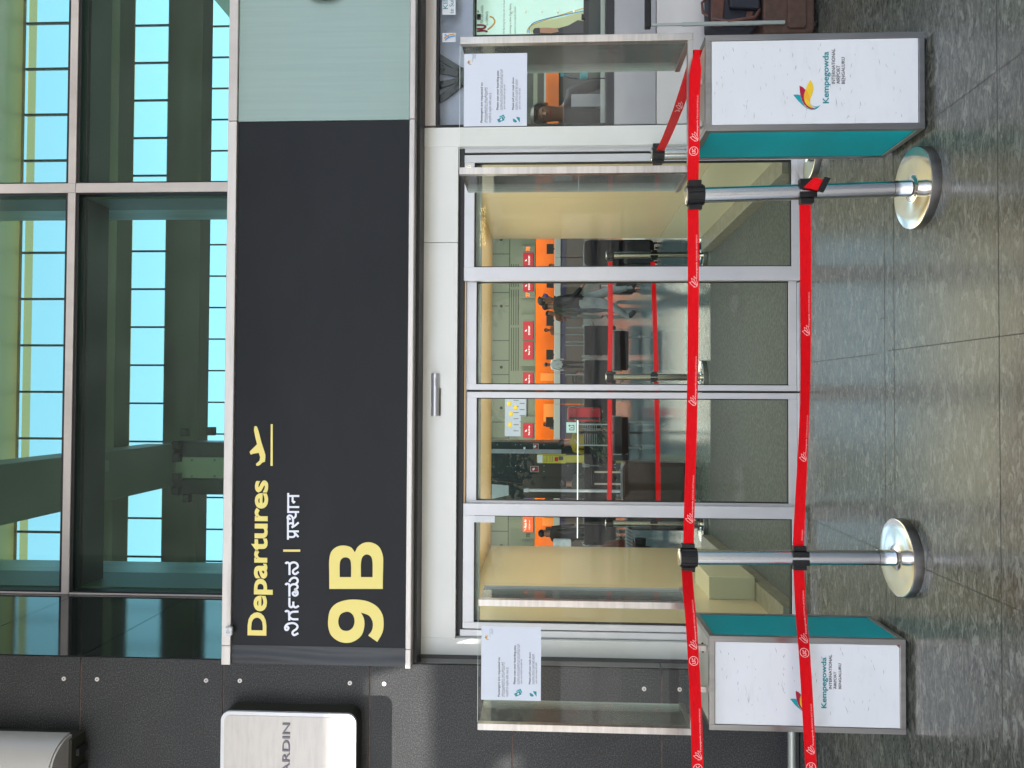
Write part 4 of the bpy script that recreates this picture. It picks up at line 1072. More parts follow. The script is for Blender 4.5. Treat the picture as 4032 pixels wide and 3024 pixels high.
# ---------------------------------------------------------------- belts
def belt(name, label, pts, prints=(), wd=.046, tw=None, group='red queue belts', plain=False):
    """pts: (photo x, photo y, world y) along the middle of the belt"""
    C = []
    n = len(pts)
    for i in range(n - 1):
        p0, p1, p2, p3 = pts[max(i - 1, 0)], pts[i], pts[i + 1], pts[min(i + 2, n - 1)]
        for k in range(10):
            u = k / 10
            C.append(tuple(.5 * ((2 * p1[j]) + (-p0[j] + p2[j]) * u + (2 * p0[j] - 5 * p1[j] + 4 * p2[j] - p3[j]) * u * u + (-p0[j] + 3 * p1[j] - 3 * p2[j] + p3[j]) * u ** 3) for j in range(3)))
    C.append(pts[-1])
    W3 = [P(*c) for c in C]
    S = [0.0]
    for i in range(1, len(W3)): S.append(S[-1] + (W3[i] - W3[i - 1]).length)
    ups = []; nrm = []
    for i in range(len(W3)):
        t = (W3[min(i + 1, len(W3) - 1)] - W3[max(i - 1, 0)]).normalized()
        up = (Vector((0, 0, 1)) - t * t.z).normalized()
        nn_ = t.cross(up).normalized()
        if nn_.y > 0: nn_ = -nn_
        a = tw(S[i] / S[-1]) if tw else .06 * math.sin(S[i] * 2.1 + len(pts))
        up2 = up * math.cos(a) + nn_ * math.sin(a)
        ups.append(up2); nrm.append((nn_ * math.cos(a) - up * math.sin(a)))
    hw = [(wd / 2 if not callable(wd) else wd(S[i] / S[-1]) / 2) for i in range(len(W3))]
    vs = []; fs = []; nv = 9
    def pt(i, v): 
        q = W3[i] + ups[i] * (2 * v - 1) * hw[i]
        return q + nrm[i] * .0006 * math.cos(v * 2 * math.pi * 4)
    for i in range(len(W3)):
        for j in range(nv): vs.append(pt(i, j / (nv - 1)) + nrm[i] * .001)
        for j in range(nv): vs.append(pt(i, j / (nv - 1)) - nrm[i] * .001)
    m2 = 2 * nv
    for i in range(len(W3) - 1):
        for j in range(nv - 1):
            a = i * m2 + j; fs.append((a, a + 1, a + m2 + 1, a + m2))
            a += nv; fs.append((a, a + m2, a + m2 + 1, a + 1))
        fs.append((i * m2, i * m2 + m2, i * m2 + m2 + nv, i * m2 + nv))
        a = i * m2 + nv - 1; fs.append((a, a + nv, a + nv + m2, a + m2))
    fs.append(tuple(range(nv)) + tuple(range(nv, 2 * nv))[::-1])
    e = (len(W3) - 1) * m2
    fs.append(tuple(e + j for j in range(nv)) + tuple(e + nv + j for j in range(nv))[::-1])
    mb = MB(); mb.add(vs, fs)
    o = mb.build(name, M['belt'], None, 0, True)
    tag(o, label, 'belt', group)
    ys = [c[1] for c in C]
    def at(y, v):
        for i in range(len(ys) - 1):
            lo2, hi2 = sorted((ys[i], ys[i + 1]))
            if lo2 <= y <= hi2 and hi2 > lo2:
                f = (y - ys[i]) / (ys[i + 1] - ys[i])
                A, B = pt(i, v), pt(i + 1, v)
                return A + (B - A) * f + (nrm[i] + (nrm[i + 1] - nrm[i]) * f) * .0022
        return None
    for kind, y0, y1 in prints:
        mbp = MB()
        def put(v2, f2):
            q = [at(y, v) for y, v in v2]
            if all(k is not None for k in q): mbp.add([tuple(k) for k in q], f2)
        def line(pl_, t):
            for (ya, va), (yb, vb) in zip(pl_[:-1], pl_[1:]):
                dy, dv = (yb - ya), (vb - va) * 45
                L = math.hypot(dy, dv) or 1
                nx, ny = -dv / L * t / 2, dy / L * t / 2 / 45
                put([(ya + nx, va + ny), (yb + nx, vb + ny), (yb - nx, vb - ny), (ya - nx, va - ny)], [(0, 1, 2, 3)])
        if kind == 'text':
            v_, f_ = text_geo('Kempegowda', .02)
            ysp = y1 - (y1 - y0) * .38
            put([(y1 - (y1 - ysp) * a, .10 + .20 * b) for a, b in v_], f_)
            v_, f_ = text_geo('INTERNATIONAL AIRPORT BENGALURU')
            put([(ysp - 4 - (ysp - 4 - y0) * a, .13 + .14 * b) for a, b in v_], f_)
        elif kind == 'lsc':
            cy_ = (y0 + y1) / 2; r = (y1 - y0) / 2
            line([(cy_ + r * math.cos(2 * math.pi * i / 24), .5 + r / 45 * math.sin(2 * math.pi * i / 24)) for i in range(25)], 2.6)
            v_, f_ = text_geo('LSC', .03)
            put([(cy_ + r * .62 - r * 1.24 * a, .5 - .16 + .32 * b) for a, b in v_], f_)
        else:
            hgt = (y1 - y0)
            for pts_ in ([(0, .1), (.18, .22), (.5, .55), (.42, .92), (.12, .60), (0, .3)], [(0, .1), (.3, .2), (.62, .4), (.82, .72), (.5, .62), (.2, .3)], [(0, .1), (.4, .08), (.75, .22), (1.0, .45), (.6, .40), (.25, .18)], [(-.02, .5), (-.02, .2), (.1, .08), (.3, .04)]):
                line([(y1 - hgt * (p * .8 + .1), .08 + .84 * q) for p, q in pts_], 1.8)
        if mbp.v: mbp.build('print', M['beltprint'], o)
    return o
yA, yB = B1.y - .01, B2.y - .01
belt('queue_belt', 'upper red belt stretched between the two front stanchions', [(2729, 824, yA), (2730, 1094, yA + .01), (2726, 1550, (yA + yB) / 2), (2714, 2005, yB - .01), (2711, 2146, yB)],
     [('text', 925, 1097), ('logo', 1082, 1135), ('text', 1402, 1570), ('logo', 1552, 1600), ('text', 1870, 2035), ('logo', 2015, 2063)])
def rightw(u): return .046 if u < .85 else .046 - .028 * (u - .85) / .15
post_x = P(2300, 150, YP1)
belt('queue_belt', 'upper red belt from the right stanchion across the right glass screen, gathered at its end', [(2728, 716, yA), (2732, 560, YP1 - .05), (2734, 380, YP1 - .045), (2741, 240, YP1 - .04), (2744, 196, YP1 - .035)],
     [('lsc', 578, 612), ('logo', 515, 560), ('text', 375, 535)], wd=rightw)
belt('queue_belt', 'slanting red belt seen through the right glass screen, ending at the back stanchion', [(2744, 197, YP1 + .02), (2712, 300, YP1 + .25), (2668, 434, B3.y * .35 + YP1 * .65), (2625, 540, B3.y * .75 + YP1 * .25), (2600, 592, B3.y - .045)],
     [('lsc', 432, 458), ('logo', 395, 430)], wd=.046)
belt('queue_belt', 'upper red belt running from the left stanchion out past the left kiosk', [(2704, 2240, yB), (2712, 2350, yB - .1), (2722, 2461, YK2 - .12), (2738, 2735, YK2 - .2), (2747, 3024, YK2 - .22), (2750, 3200, YK2 - .22)],
     [('text', 2362, 2525), ('logo', 2515, 2560), ('lsc', 2585, 2620), ('text', 2790, 2960), ('logo', 2950, 2995), ('lsc', 3008, 3042)])
def tw1(u): return .32 * math.sin(math.pi * min(1, max(0, (u - .15) / .8)))
belt('queue_belt', 'lower red belt sagging between the two front stanchions', [(3169, 806, yA), (3172, 1094, yA), (3170, 1550, (yA + yB) / 2), (3150, 2000, yB), (3143, 2158, yB)],
     [('text', 1150, 1288), ('logo', 1275, 1325), ('text', 1635, 1785), ('logo', 1775, 1820), ('text', 2085, 2160)], tw=tw1, wd=.047)
belt('queue_belt', 'lower red belt crossing the front of the left kiosk', [(3145, 2238, yB), (3153, 2400, yB - .05), (3167, 2570, YK2 - .14), (3181, 2800, YK2 - .2), (3193, 3024, YK2 - .22), (3200, 3200, YK2 - .22)],
     [('text', 2325, 2495), ('logo', 2490, 2535), ('lsc', 2553, 2588), ('text', 2770, 2935), ('logo', 2930, 2972), ('lsc', 3002, 3038)])

# ---------------------------------------------------------------- luggage at the right edge
YL = YK1 + .42
sc1 = thing('suitcase', 'brown fabric trolley suitcase with raised handle behind the right kiosk', 'suitcase', tuple(PG(3215, 20, 0)))
gy = PG(3215, 60, 0).y - .06
a, b, c, d = W(3005, 3208, -150, 128, gy)
MB().prism(rrect(a, b, c, d, .03), gy, gy + .24).build('body', M['brownfab'], sc1, .012)
MB().prism(rrect(a + .02, b - .02, c + .05, c + .16, .02), gy - .02, gy - .001).build('front_pocket', M['brownfab'], sc1, .008)
for yy_ in (gy + .03, gy + .2):
    for (wx, rr) in ((b - .04, .026), (a + .05, .026)):
        MB().tube([(wx - .012, yy_, rr), (wx + .012, yy_, rr)], rr, 20).build('wheel', M['blackp'], sc1, 0, True)
        MB().box(wx - .016, wx + .016, yy_ - .014, yy_ + .014, rr + .006, c + .004).build('wheel_fork', M['blackp'], sc1)
hx = P(2750, 98, gy).x; zt_ = P(2548, 98, gy).z
for dx in (0, .19):
    MB().box(hx - .010 + dx, hx + .010 + dx, gy - .018, gy - .001, d - .12, zt_ - .2).box(hx - .0075 + dx, hx + .0075 + dx, gy - .016, gy - .003, zt_ - .1999, zt_ - .02).build('handle_rod', M['steelp'], sc1, .002)
MB().box(hx - .022, hx + .215, gy - .03, gy + .006, zt_ - .02, zt_ + .016).build('handle_grip', M['blackp'], sc1, .006)
bp_ = thing('backpack', 'navy backpack with brown leather trim resting on the brown suitcase', 'backpack', (b - .15, gy, d))
a2, b2, c2, d2 = W(2792, 3004, -160, 118, gy + .03)
prs = [(b2, d + .001), (a2 + .045, d + .001), (a2 + .012, d + .05), (a2, d + .10), (a2 + .004, d2 - .055), (a2 + .02, d2 - .012), (a2 + .05, d2), (b2, d2)]
MB().prism(prs, gy + .02, gy + .2).build('bag', M['navy'], bp_, .03, seg=3)
MB().prism([(a2 + .24, d2 - .09), (a2 + .012, d2 - .075), (a2 + .016, d2 - .022), (a2 + .05, d2 - .006), (a2 + .24, d2 - .006)], gy + .006, gy + .019).build('leather_trim', M['leather'], bp_, .006)
MB().prism([(a2 + .10, d + .05), (a2 + .02, d + .07), (a2 + .012, d + .10), (a2 + .10, d + .09)], gy + .01, gy + .019).build('leather_patch', M['leather'], bp_, .004)
MB().prism([(a2 + .30, d + .03), (a2 + .10, d + .02), (a2 + .11, d2 - .11), (a2 + .28, d2 - .10)], gy - .02, gy + .018).build('front_pocket', M['navy'], bp_, .012)
MB().tube([(a2 + .06, gy + .01, d2 - .02), (a2 + .03, gy - .01, d2 - .10), (a2 + .05, gy - .012, d + .05), (a2 + .10, gy + .0, d + .02)], .011, 8).build('strap', M['leather'], bp_, 0, True)
MB().tube([(a2 + .10, gy + .06, d2), (a2 + .12, gy + .06, d2 + .03), (a2 + .18, gy + .06, d2 + .035), (a2 + .21, gy + .06, d2)], .008, 8).build('top_loop', M['leather'], bp_, 0, True)

# trees across the road behind the viewer and a lit shop sign: the door glass mirrors them
rt_ = random.Random(11)
def tree(label, x, y, h, r):
    t = thing('roadside_tree', label, 'tree', (x, y, -.15), 'trees across the road', True)
    tk = MB().tube([(0, 0, 0), (.05, .02, h * .3), (-.04, .05, h * .55), (.03, 0, h * .8)], [.2, .16, .11, .05], 10)
    for k in range(6):
        a = k * 1.1; tk.tube([(0, 0, h * (.34 + .05 * k)), (math.cos(a) * r * .4, math.sin(a) * r * .4, h * (.5 + .05 * k)), (math.cos(a) * r * .8, math.sin(a) * r * .8, h * (.6 + .05 * k))], [.08, .05, .02], 6)
    tk.build('trunk', mat('bark', (.10, .07, .05), .9), t, 0, True)
    lf = MB()
    for c in range(26):
        a = rt_.uniform(0, 6.28); rr = r * rt_.uniform(.15, .9); cz = h * rt_.uniform(.38, 1.0); c0 = Vector((rr * math.cos(a), rr * math.sin(a), cz))
        for i in range(75):
            p = c0 + Vector((rt_.gauss(0, .42), rt_.gauss(0, .42), rt_.gauss(0, .34)))
            d1_ = Vector((rt_.gauss(0, 1), rt_.gauss(0, 1), rt_.gauss(0, 1))).normalized() * .30; d2_ = d1_.orthogonal().normalized() * .09
            lf.add([p, p + d1_ * .5 + d2_, p + d1_, p + d1_ * .5 - d2_], [(0, 1, 2, 3)])
    lf.build('crown', M['leaf'], t)
    return t
t0 = tree('leafy tree across the road, mirrored in the door glass', -2, -26, 7.5, 3.0)
for x, y, sz in ((-14, -27, 1.1), (-8, -25.5, .9), (4.5, -27, 1.15), (10.5, -25, .95), (17, -27, 1.1)):
    c_ = copy_tree(t0); c_['label'] = 'leafy tree across the road, mirrored in the glass, standing %s' % {-14: 'farthest left', -8: 'left beside the column', 4.5: 'just right of the middle', 10.5: 'further right', 17: 'farthest right'}[x]; c_.location = (x, y, -.15); c_.scale = (sz,) * 3; c_.rotation_euler.z = x
ls = thing('shop_sign', 'golden lit lettering LIVING LIQUIDZ on a board behind the viewer, mirrored in the right sidelight', 'sign', (0, -12, 3), None)
for txt, r_s, mm_ in (('LIVING LIQUIDZ', (1889, 1916, 756, 972), emis('golden lit letters', (1, .75, .3), 9)),):
    o = letters(txt, *r_s, 11.9, mm_, ls, 'lettering', .01, 0, 0, True)
    for v in o.data.vertices: v.co.y = .045 - v.co.y
a, b, c, d = W(1880, 1926, 740, 988, 11.9)
MB().box(a, b, -12.0, -11.9, c, d).build('board', mat('dark brown sign board', (.05, .03, .02), .5), ls)
for x_ in (a + .1, b - .1): MB().tube([(x_, -11.95, d), (x_, -11.95, 8.6)], .02, 8).build('hanger', M['steelp'], ls)

# ================================================================ INSIDE: QUEUE
QY = 2.98
def inner_st(y, lab, x0=2385, yw=QY):
    p = P(2500, y, yw)
    return Vector((p.x, yw, 0))
st0 = make_stanchion('hall_stanchion', 'x', .98, 'stanchions in the hall', mid={-1: .50, 1: .50})
tag(st0, 'steel stanchion standing on the hall floor beside the right beige lobby wall', 'stanchion')
st0.location = inner_st(1005, '')
labs = ['steel stanchion standing on the hall floor behind the right door leaf', 'steel stanchion behind the left sidelight, mostly hidden by the door stile', 'dark steel stanchion further in with a shiny round base, behind the right door leaf']
for i, (yy, yw) in enumerate(((1485, QY), (2062, QY), (1170, 1.9))):
    if i == 2: continue
    c_ = copy_tree(st0); c_['label'] = labs[i]; c_.location = inner_st(yy, '', yw=yw)
belt('hall_belt', 'upper red belt behind the right door leaf', [(2402, 1030, QY), (2404, 1250, QY), (2401, 1462, QY)], group='belts in the hall')
belt('hall_belt', 'upper red belt behind the left door leaf in front of the dark luggage', [(2400, 1508, QY), (2402, 1800, QY), (2397, 2042, QY)], group='belts in the hall')
belt('hall_belt', 'lower red belt behind the right door leaf', [(2570, 1030, QY), (2578, 1250, QY), (2584, 1466, QY)], group='belts in the hall')
belt('hall_belt', 'lower red belt behind the left door leaf in front of the dark luggage', [(2584, 1504, QY), (2590, 1800, QY), (2592, 2042, QY)], group='belts in the hall')

# luggage behind the left leaf
def case(label, x0, x1, y0, y1, yp, dep, mm, handle=None, hy=()):
    a, b, c, d = W(x0, x1, y0, y1, yp)
    c = .05
    s = thing('trolley_suitcase', label, 'suitcase', ((a + b) / 2, yp + dep / 2, 0), 'suitcases in the hall')
    MB().prism(rrect(a, b, c, d, min(.07, (b - a) * .25)), yp, yp + dep).build('shell', M[mm], s, .02, seg=3)
    MB().prism(rrect(a + .03, b - .03, c + .06, c + (d - c) * .45, .03), yp - .02, yp - .001).build('pocket', M['luggrey'], s, .008)
    MB().box(a + .01, b - .01, yp + dep * .5 - .006, yp + dep * .5 + .006, d + .0003, d + .004).build('zip', M['steelp'], s)
    for wx in (a + .05, b - .05):
        for wy in (yp + .04, yp + dep - .04):
            MB().tube([(wx - .012, wy, .026), (wx + .012, wy, .026)], .026, 16).build('wheel', M['blackp'], s, 0, True)
    if handle:
        zt = P(handle, (y0 + y1) / 2, yp).z
        xs = [P(handle, q, yp).x for q in hy]
        for x_ in xs: MB().box(x_ - .009, x_ + .009, yp + dep * .7, yp + dep * .7 + .014, d - .005, zt).build('handle_rod', M['lightmetal'], s)
        MB().box(min(xs) - .02, max(xs) + .02, yp + dep * .7 - .008, yp + dep * .7 + .022, zt, zt + .03).build('handle_grip', M['blackp'], s, .004)
    return s
case('big dark maroon suitcase with raised steel handle behind the left door leaf', 2452, 2700, 1822, 1985, 3.45, .30, 'lug', 2345, (1866, 1914))
case('charcoal suitcase just left of the maroon one behind the left door leaf', 2470, 2700, 1990, 2090, 3.5, .28, 'luggrey')
case('black luggage stack behind the right sidelight, next to the hall stanchion', 2300, 2560, 943, 1046, 6.2, .4, 'blackp')
case('dark suitcase pulled by the walking traveller', 2424, 2560, 1108, 1152, 8.6, .3, 'luggrey', 2370, (1118, 1142))

# ================================================================ INSIDE: CHECK-IN ZONE
YW = 30.3
bk = thing('check_in_bulkhead', 'sage panelled bulkhead with round downlights over the check-in desks', 'bulkhead', (0, YW, 3))
zt_b, zb_b = P(1900, 1550, YW).z + .6, P(2107, 1550, YW).z
MB().box(-15, 15, YW, YW + .6, zb_b, zt_b).build('panel', M['sage'], bk)
sm = MB()
z_ = P(2004, 1550, YW).z; sm.box(-15, 15, YW - .006, YW - .001, z_ - .02, z_ + .02)
for y_ in (1093, 1152, 1205, 1341, 1419, 1475, 1662, 1725, 2092, 1000):
    x_ = P(2000, y_, YW).x; sm.box(x_ - .02, x_ + .02, YW - .007, YW - .001, z_ + .02, zt_b)
sm.build('seam', M['sage_d'], bk)
gz = MB()
for k in range(9):
    z_ = P(2020 + k * 4, 1300, YW).z
for y0_, y1_ in ((1040, 1130), (1140, 1280), (1290, 1460)):
    for k in range(4):
        v = 1960 + k * 11 if y0_ > 1 else 0
        for j in range(5):
            gz.pbox(2012 + k * 9, 2015 + k * 9, y0_, y1_, YW - .012, .01)
gz.build('louvre', M['cap_dark'], bk)
for (x_, y_) in ((1974, 944), (1974, 1206), (1974, 1446), (1974, 1606), (1974, 2148)):
    q = P(x_, y_, YW)
    ring = MB().tube([(q.x, YW - .03, q.z), (q.x, YW - .001, q.z)], .17, 24).tube([(q.x, YW - .05, q.z), (q.x, YW - .0301, q.z)], .11, 20)
    ro = ring.build('downlight', M['sage'], bk)
    MB().tube([(q.x, YW - .055, q.z), (q.x, YW - .0501, q.z)], .07, 16).build('downlight_eye', M['black'], ro)
ow = thing('orange_back_wall', 'glossy orange wall behind the check-in desks', 'wall', (0, YW + 1.5, 0))
MB().box(-15, 15, YW + 1.5, YW + 1.6, 0, zt_b + 1).build('panel', M['orange'], ow)
for (v0, v1, y0, y1) in ((2128, 2200, 1470, 1500), (2140, 2190, 1590, 1660), (2135, 2180, 2040, 2070)):
    MB().pbox(v0, v1, y0, y1, YW + 1.48, .015).build('frame_panel', mat('soft orange panel', (.85, .30, .06), .4), ow)
for (y0, y1) in ((1175, 1236), (1500, 1560), (2123, 2158)):
    MB().pbox(2077, 2081, y0, y1, YW + .3, .05).build('cove_lamp', M['lightwarm'], ow)

def screen_sign(label, y0, y1, mm, text, sub=None, num=None, numy=None, box=None, numm='led'):
    a, b, c, d = W(2059, 2099, y0, y1, YW - .25)
    s = thing('display_screen', label, 'display', ((a + b) / 2, YW - .2, c), 'displays over the check-in desks')
    bx = box or (y0 - 10, y1 + 10)
    MB().pbox(2050, 2107, bx[0], bx[1], YW - .2, .18).build('housing', M['sage'], s)
    MB().box(a, b, YW - .25, YW - .201, c, d).build('screen', M[mm], s)
    q = YW - .25
    cy = (y0 + y1) / 2
    if mm != 'orangescreen':
        blob([(2068, cy + 2), (2067, cy + 6), (2071, cy + 3), (2075, cy + 4), (2073, cy), (2076, cy - 5), (2071, cy - 1)], 0, 0, 1, q, .01).build('wing_mark', M['whiteon'], s)
    else:
        blob([(2063, cy + 27), (2072, cy + 22), (2066, cy + 22)], 0, 0, 1, q, .01).build('wing_mark', M['whiteon'], s)
    letters(text, 2080 if mm != 'orangescreen' else 2063, 2087 if mm != 'orangescreen' else 2073, cy - 18, cy + 18, q, M['whiteon'], s, 'lettering', .02, 0, .01)
    if sub: letters(sub, *sub_r(cy), q, M['whiteon'], s, 'lettering', 0, 0, .01)
    if num: letters(num, 2071, 2087, numy - 8, numy + 8, YW - .2, M[numm], s, 'number', .03, 0, .01)
    return s
def sub_r(cy): return (2082, 2087, cy - 14, cy + 24)
screen_sign('lit red display reading ECONOMY, with orange number 78', 995, 1053, 'redscreen', 'ECONOMY', None, '78', 980, (968, 1058))
screen_sign('lit red display reading ECONOMY, beside the orange number 77', 1100, 1147, 'redscreen', 'ECONOMY', None, '77', 1160, (1090, 1174))
screen_sign('lit red display reading ECONOMY above the staff member at the desk', 1265, 1336, 'redscreen', 'ECONOMY', None, None, None, (1238, 1339))
screen_sign('lit red display reading Bag drop, directly left of number pairs at the middle desk', 1343, 1415, 'redscreen', 'Bag drop', None, None, None, (1340, 1442))
screen_sign('lit red display reading Bag drop, right beside the middle door stile', 1467, 1520, 'redscreen', 'Bag drop', None, None, None, (1460, 1530))
screen_sign('lit pinkish red display reading Bag drop behind the left door leaf', 1666, 1724, 'redscreen', 'Bag drop', None, None, None, (1640, 1733))
screen_sign('dark display reading BUSINESS by the left door stile', 1952, 2016, 'darkscreen', 'BUSINESS')
screen_sign('lit orange display with white airline lettering, number 70', 2030, 2095, 'orangescreen', 'Akasa Air', 'ADR/Staff travel', '70', 2108, (2026, 2122), 'sage_d')

# check-in desks: one by one
dk0 = None
def desk(y0, y1, lab):
    yp = YW - .9
    a, b, c, d = W(2180, 2290, y0, y1, yp)
    s = thing('check_in_desk', lab, 'desk', ((a + b) / 2, yp + .4, 0), 'row of check-in desks')
    z1 = P(2182, 1500, yp).z; z2 = P(2206, 1500, yp).z; z3 = P(2226, 1500, yp).z
    MB().box(a, b, yp, yp + .8, z2, z1).build('desk_top', M['grey_shelf'], s, .01)
    MB().box(a + .01, b - .01, yp + .02, yp + .7, z3, z2 - .001).build('front_band', M['purple'], s)
    MB().box(a + .02, b - .02, yp + .05, yp + .6, 0, z3 - .001).build('base', M['brownc'], s)
    MB().box((a + b) / 2 - .25, (a + b) / 2 + .2, yp + .35, yp + .4, z1 + .04, z1 + .36).build('monitor', M['blackp'], s)
    MB().box((a + b) / 2 - .06, (a + b) / 2 + .02, yp + .36, yp + .39, z1, z1 + .039).build('monitor_stand', M['blackp'], s)
for (y0, y1, lab) in ((930, 1013, 'check-in desk under the ECONOMY display numbered 78'), (1014, 1199, 'check-in desk behind the walking traveller'), (1200, 1315, 'check-in desk with a staff member sitting behind it'), (1316, 1469, 'check-in desk in the middle of the right door leaf'),
                      (1470, 1591, 'check-in desk next to the man in the white shirt'), (1592, 1730, 'check-in desk behind the woman in grey'), (1900, 2037, 'check-in desk beside the steel pole'), (2038, 2160, 'check-in desk under the orange display numbered 70')):
    desk(y0, y1, lab)
# roped steel posts before the desks
hp0 = None
for i, (y_, lab) in enumerate(((1291, 'thin steel post, rightmost of the rack before the desks'), (1318, 'thin steel post, second of the rack before the desks'), (1347, 'thin steel post, third of the rack before the desks'), (1361, 'thin steel post, fourth of the rack before the desks'), (1475, 'thin steel post by the wheelchair'))):
    p = P(2250, y_, 22.0)
    if hp0 is None:
        hp0 = thing('slim_post', lab, 'post', (0, 0, 0), 'thin steel posts in the hall', True)
        MB().tube([(0, 0, .03), (0, 0, .95)], .03, 12).build('pole', M['steelp'], hp0, 0, True)
        MB().lathe((0, 0, 0), [(.16, 0), (.16, .03), (.03, .05)], 20).build('base', M['steelp'], hp0, 0, True)
        o = hp0
    else: o = copy_tree(hp0); o['label'] = lab
    o.location = (p.x, 22.0, 0)
# black clad column group with fire signs
YD = 15.0
dc = thing('dark_column', 'tall dark clad column with riveted panels and fire signs inside the hall', 'column', tuple(P(2275, 1850, YD)))
a, b, c, d = W(1700, 2290, 1740, 1948, YD)
MB().box(a, b, YD, YD + 1.2, 0, 4.2).build('cladding', M['blackclad'], dc, .01)
sm = MB()
for y_ in (1770, 1787, 1880):
    x_ = P(2100, y_, YD).x; sm.box(x_ - .006, x_ + .006, YD - .003, YD - .0005, 0, 4.2)
for v in (2040, 2132): 
    z_ = P(v, 1850, YD).z; sm.box(a, b, YD - .004, YD - .0031, z_ - .006, z_ + .006)
sm.build('seam', M['black'], dc)
a, b, c, d = W(1935, 2210, 1769, 1786, YD - .05)
MB().box(a, b, YD - .05, YD - .005, c, d + .5).build('grey_strip', M['greymetal'], dc)
for (x_, y_) in ((1958, 1751), (2030, 1751), (2051, 1751), (2142, 1751), (2030, 1834), (2050, 1834), (2142, 1834), (2030, 1856), (2050, 1856), (2142, 1856), (2236, 1834)):
    q = P(x_, y_, YD); MB().tube([(q.x, YD - .008, q.z), (q.x, YD, q.z)], .012, 8).build('rivet', M['steelp'], dc)
for (v0, v1, y0, y1, t, lb_) in ((2099, 2121, 1747, 1769, 'FIRE', 'small dark red fire sign, the upper right one on the dark column'), (2088, 2121, 1835, 1859, 'FIRE', 'dark red fire sign in a white frame in the middle of the dark column')):
    s = MB().pbox(v0, v1, y0, y1, YD - .03, .02).build('fire_sign', M['grey_shelf']); tag(s, lb_, 'sign')
    MB().pbox(v0 + 2, v1 - 2, y0 + 2, y1 - 2, YD - .032, .001).build('face', M['redsign'], s)
    cx_p, cy_p = (v0 + v1) / 2 - 3, (y0 + y1) / 2
    blob([(cx_p - 6, cy_p - 2), (cx_p + 2, cy_p - 6), (cx_p + 5, cy_p - 1), (cx_p - 1, cy_p + 6), (cx_p - 5, cy_p + 4)], 0, 0, 1, YD - .032, .002).build('flame_symbol', M['kioskwhite'], s)
sw_ = MB().pbox(2061, 2069, 1760, 1769, YD - .06, .01).build('wall_socket', M['kioskwhite']); tag(sw_, 'tiny white switch plate on the grey strip of the dark column', 'switch')
# yellow notice stand
ys_ = thing('yellow_stand', 'tall yellow information stand with printed card in front of the dark column', 'stand', tuple(P(2230, 1807, 13.6)))
YY = 13.6
a, b, c, d = W(2114, 2231, 1789, 1824, YY)
MB().prism(rrect(a, b, c, d, .04), YY, YY + .05).build('board', M['yellowboard'], ys_, .005)
MB().pbox(2116, 2136, 1791, 1822, YY - .004, .003).build('header_card', M['kioskwhite'], ys_)
MB().pbox(2138, 2230, 1793, 1794, YY - .004, .003).pbox(2200, 2218, 1797, 1812, YY - .004, .003).build('printed_box', M['ink'], ys_)
MB().pbox(2184, 2198, 1800, 1816, YY - .004, .003).build('printed_phone', M['crimson'], ys_)
letters('Carry\nsuggestion', 2142, 2156, 1794, 1820, YY, M['ink'], ys_)
letters('for your\nbaggage', 2162, 2178, 1794, 1820, YY, M['ink'], ys_)
MB().box(a + .02, b - .02, YY + .01, YY + .04, .02, c - .001).build('lower_board', M['yellowboard'], ys_)
MB().box(a - .08, b + .08, YY - .15, YY + .2, 0, .02).build('base', M['blackp'], ys_)
# information screen on a pale pole
ip = thing('information_screen', 'black information screen on a thick pale steel pole', 'screen', tuple(P(2270, 1932, 11.0)))
YI = 11.0
p = P(2150, 1931, YI); zt = P(2062, 1931, YI).z
MB().tube([(p.x, YI, 0), (p.x, YI, zt - .1)], .032, 20).build('pole', M['lightmetal'], ip, 0, True)
MB().tube([(p.x, YI, zt - .1), (p.x, YI, zt)], .045, 20).build('pole_head', M['lightmetal'], ip, 0, True)
MB().lathe((p.x, YI, 0), [(.25, 0), (.25, .02), (.05, .03)], 28).build('base', M['steelp'], ip, 0, True)
MB().pprism([(1934, 1893), (2060, 1906), (2060, 1968), (1934, 1974)], YI - .05, .08).build('casing', M['blackclad'], ip, .004)
MB().pprism([(1936, 1906), (2003, 1912), (2003, 1950), (1936, 1965)], YI - .054, .003).build('display', M['grey_shelf'], ip)
# pale notice board high on the bulkhead
nb = thing('route_board', 'pale blue printed board with yellow patches on the sage bulkhead', 'board', tuple(P(2030, 1650, YW - .1)))
MB().pbox(1988, 2072, 1571, 1718, YW - .1, .08).build('sheet', M['lilac'], nb)
for k in range(11): MB().pbox(2022 + (k % 2) * 24, 2042 + (k % 2) * 24, 1575 + k * 12, 1578 + k * 12, YW - .11, .005).build('text_column', M['ink_soft'], nb)
for (x_, y_) in ((2005, 1590), (2012, 1630), (2030, 1604), (2008, 1672)): 
    q = P(x_, y_, YW - .1); MB().ball((q.x, YW - .105, q.z), .12, .008, .1, 10).build('yellow_patch', M['gold'], nb)
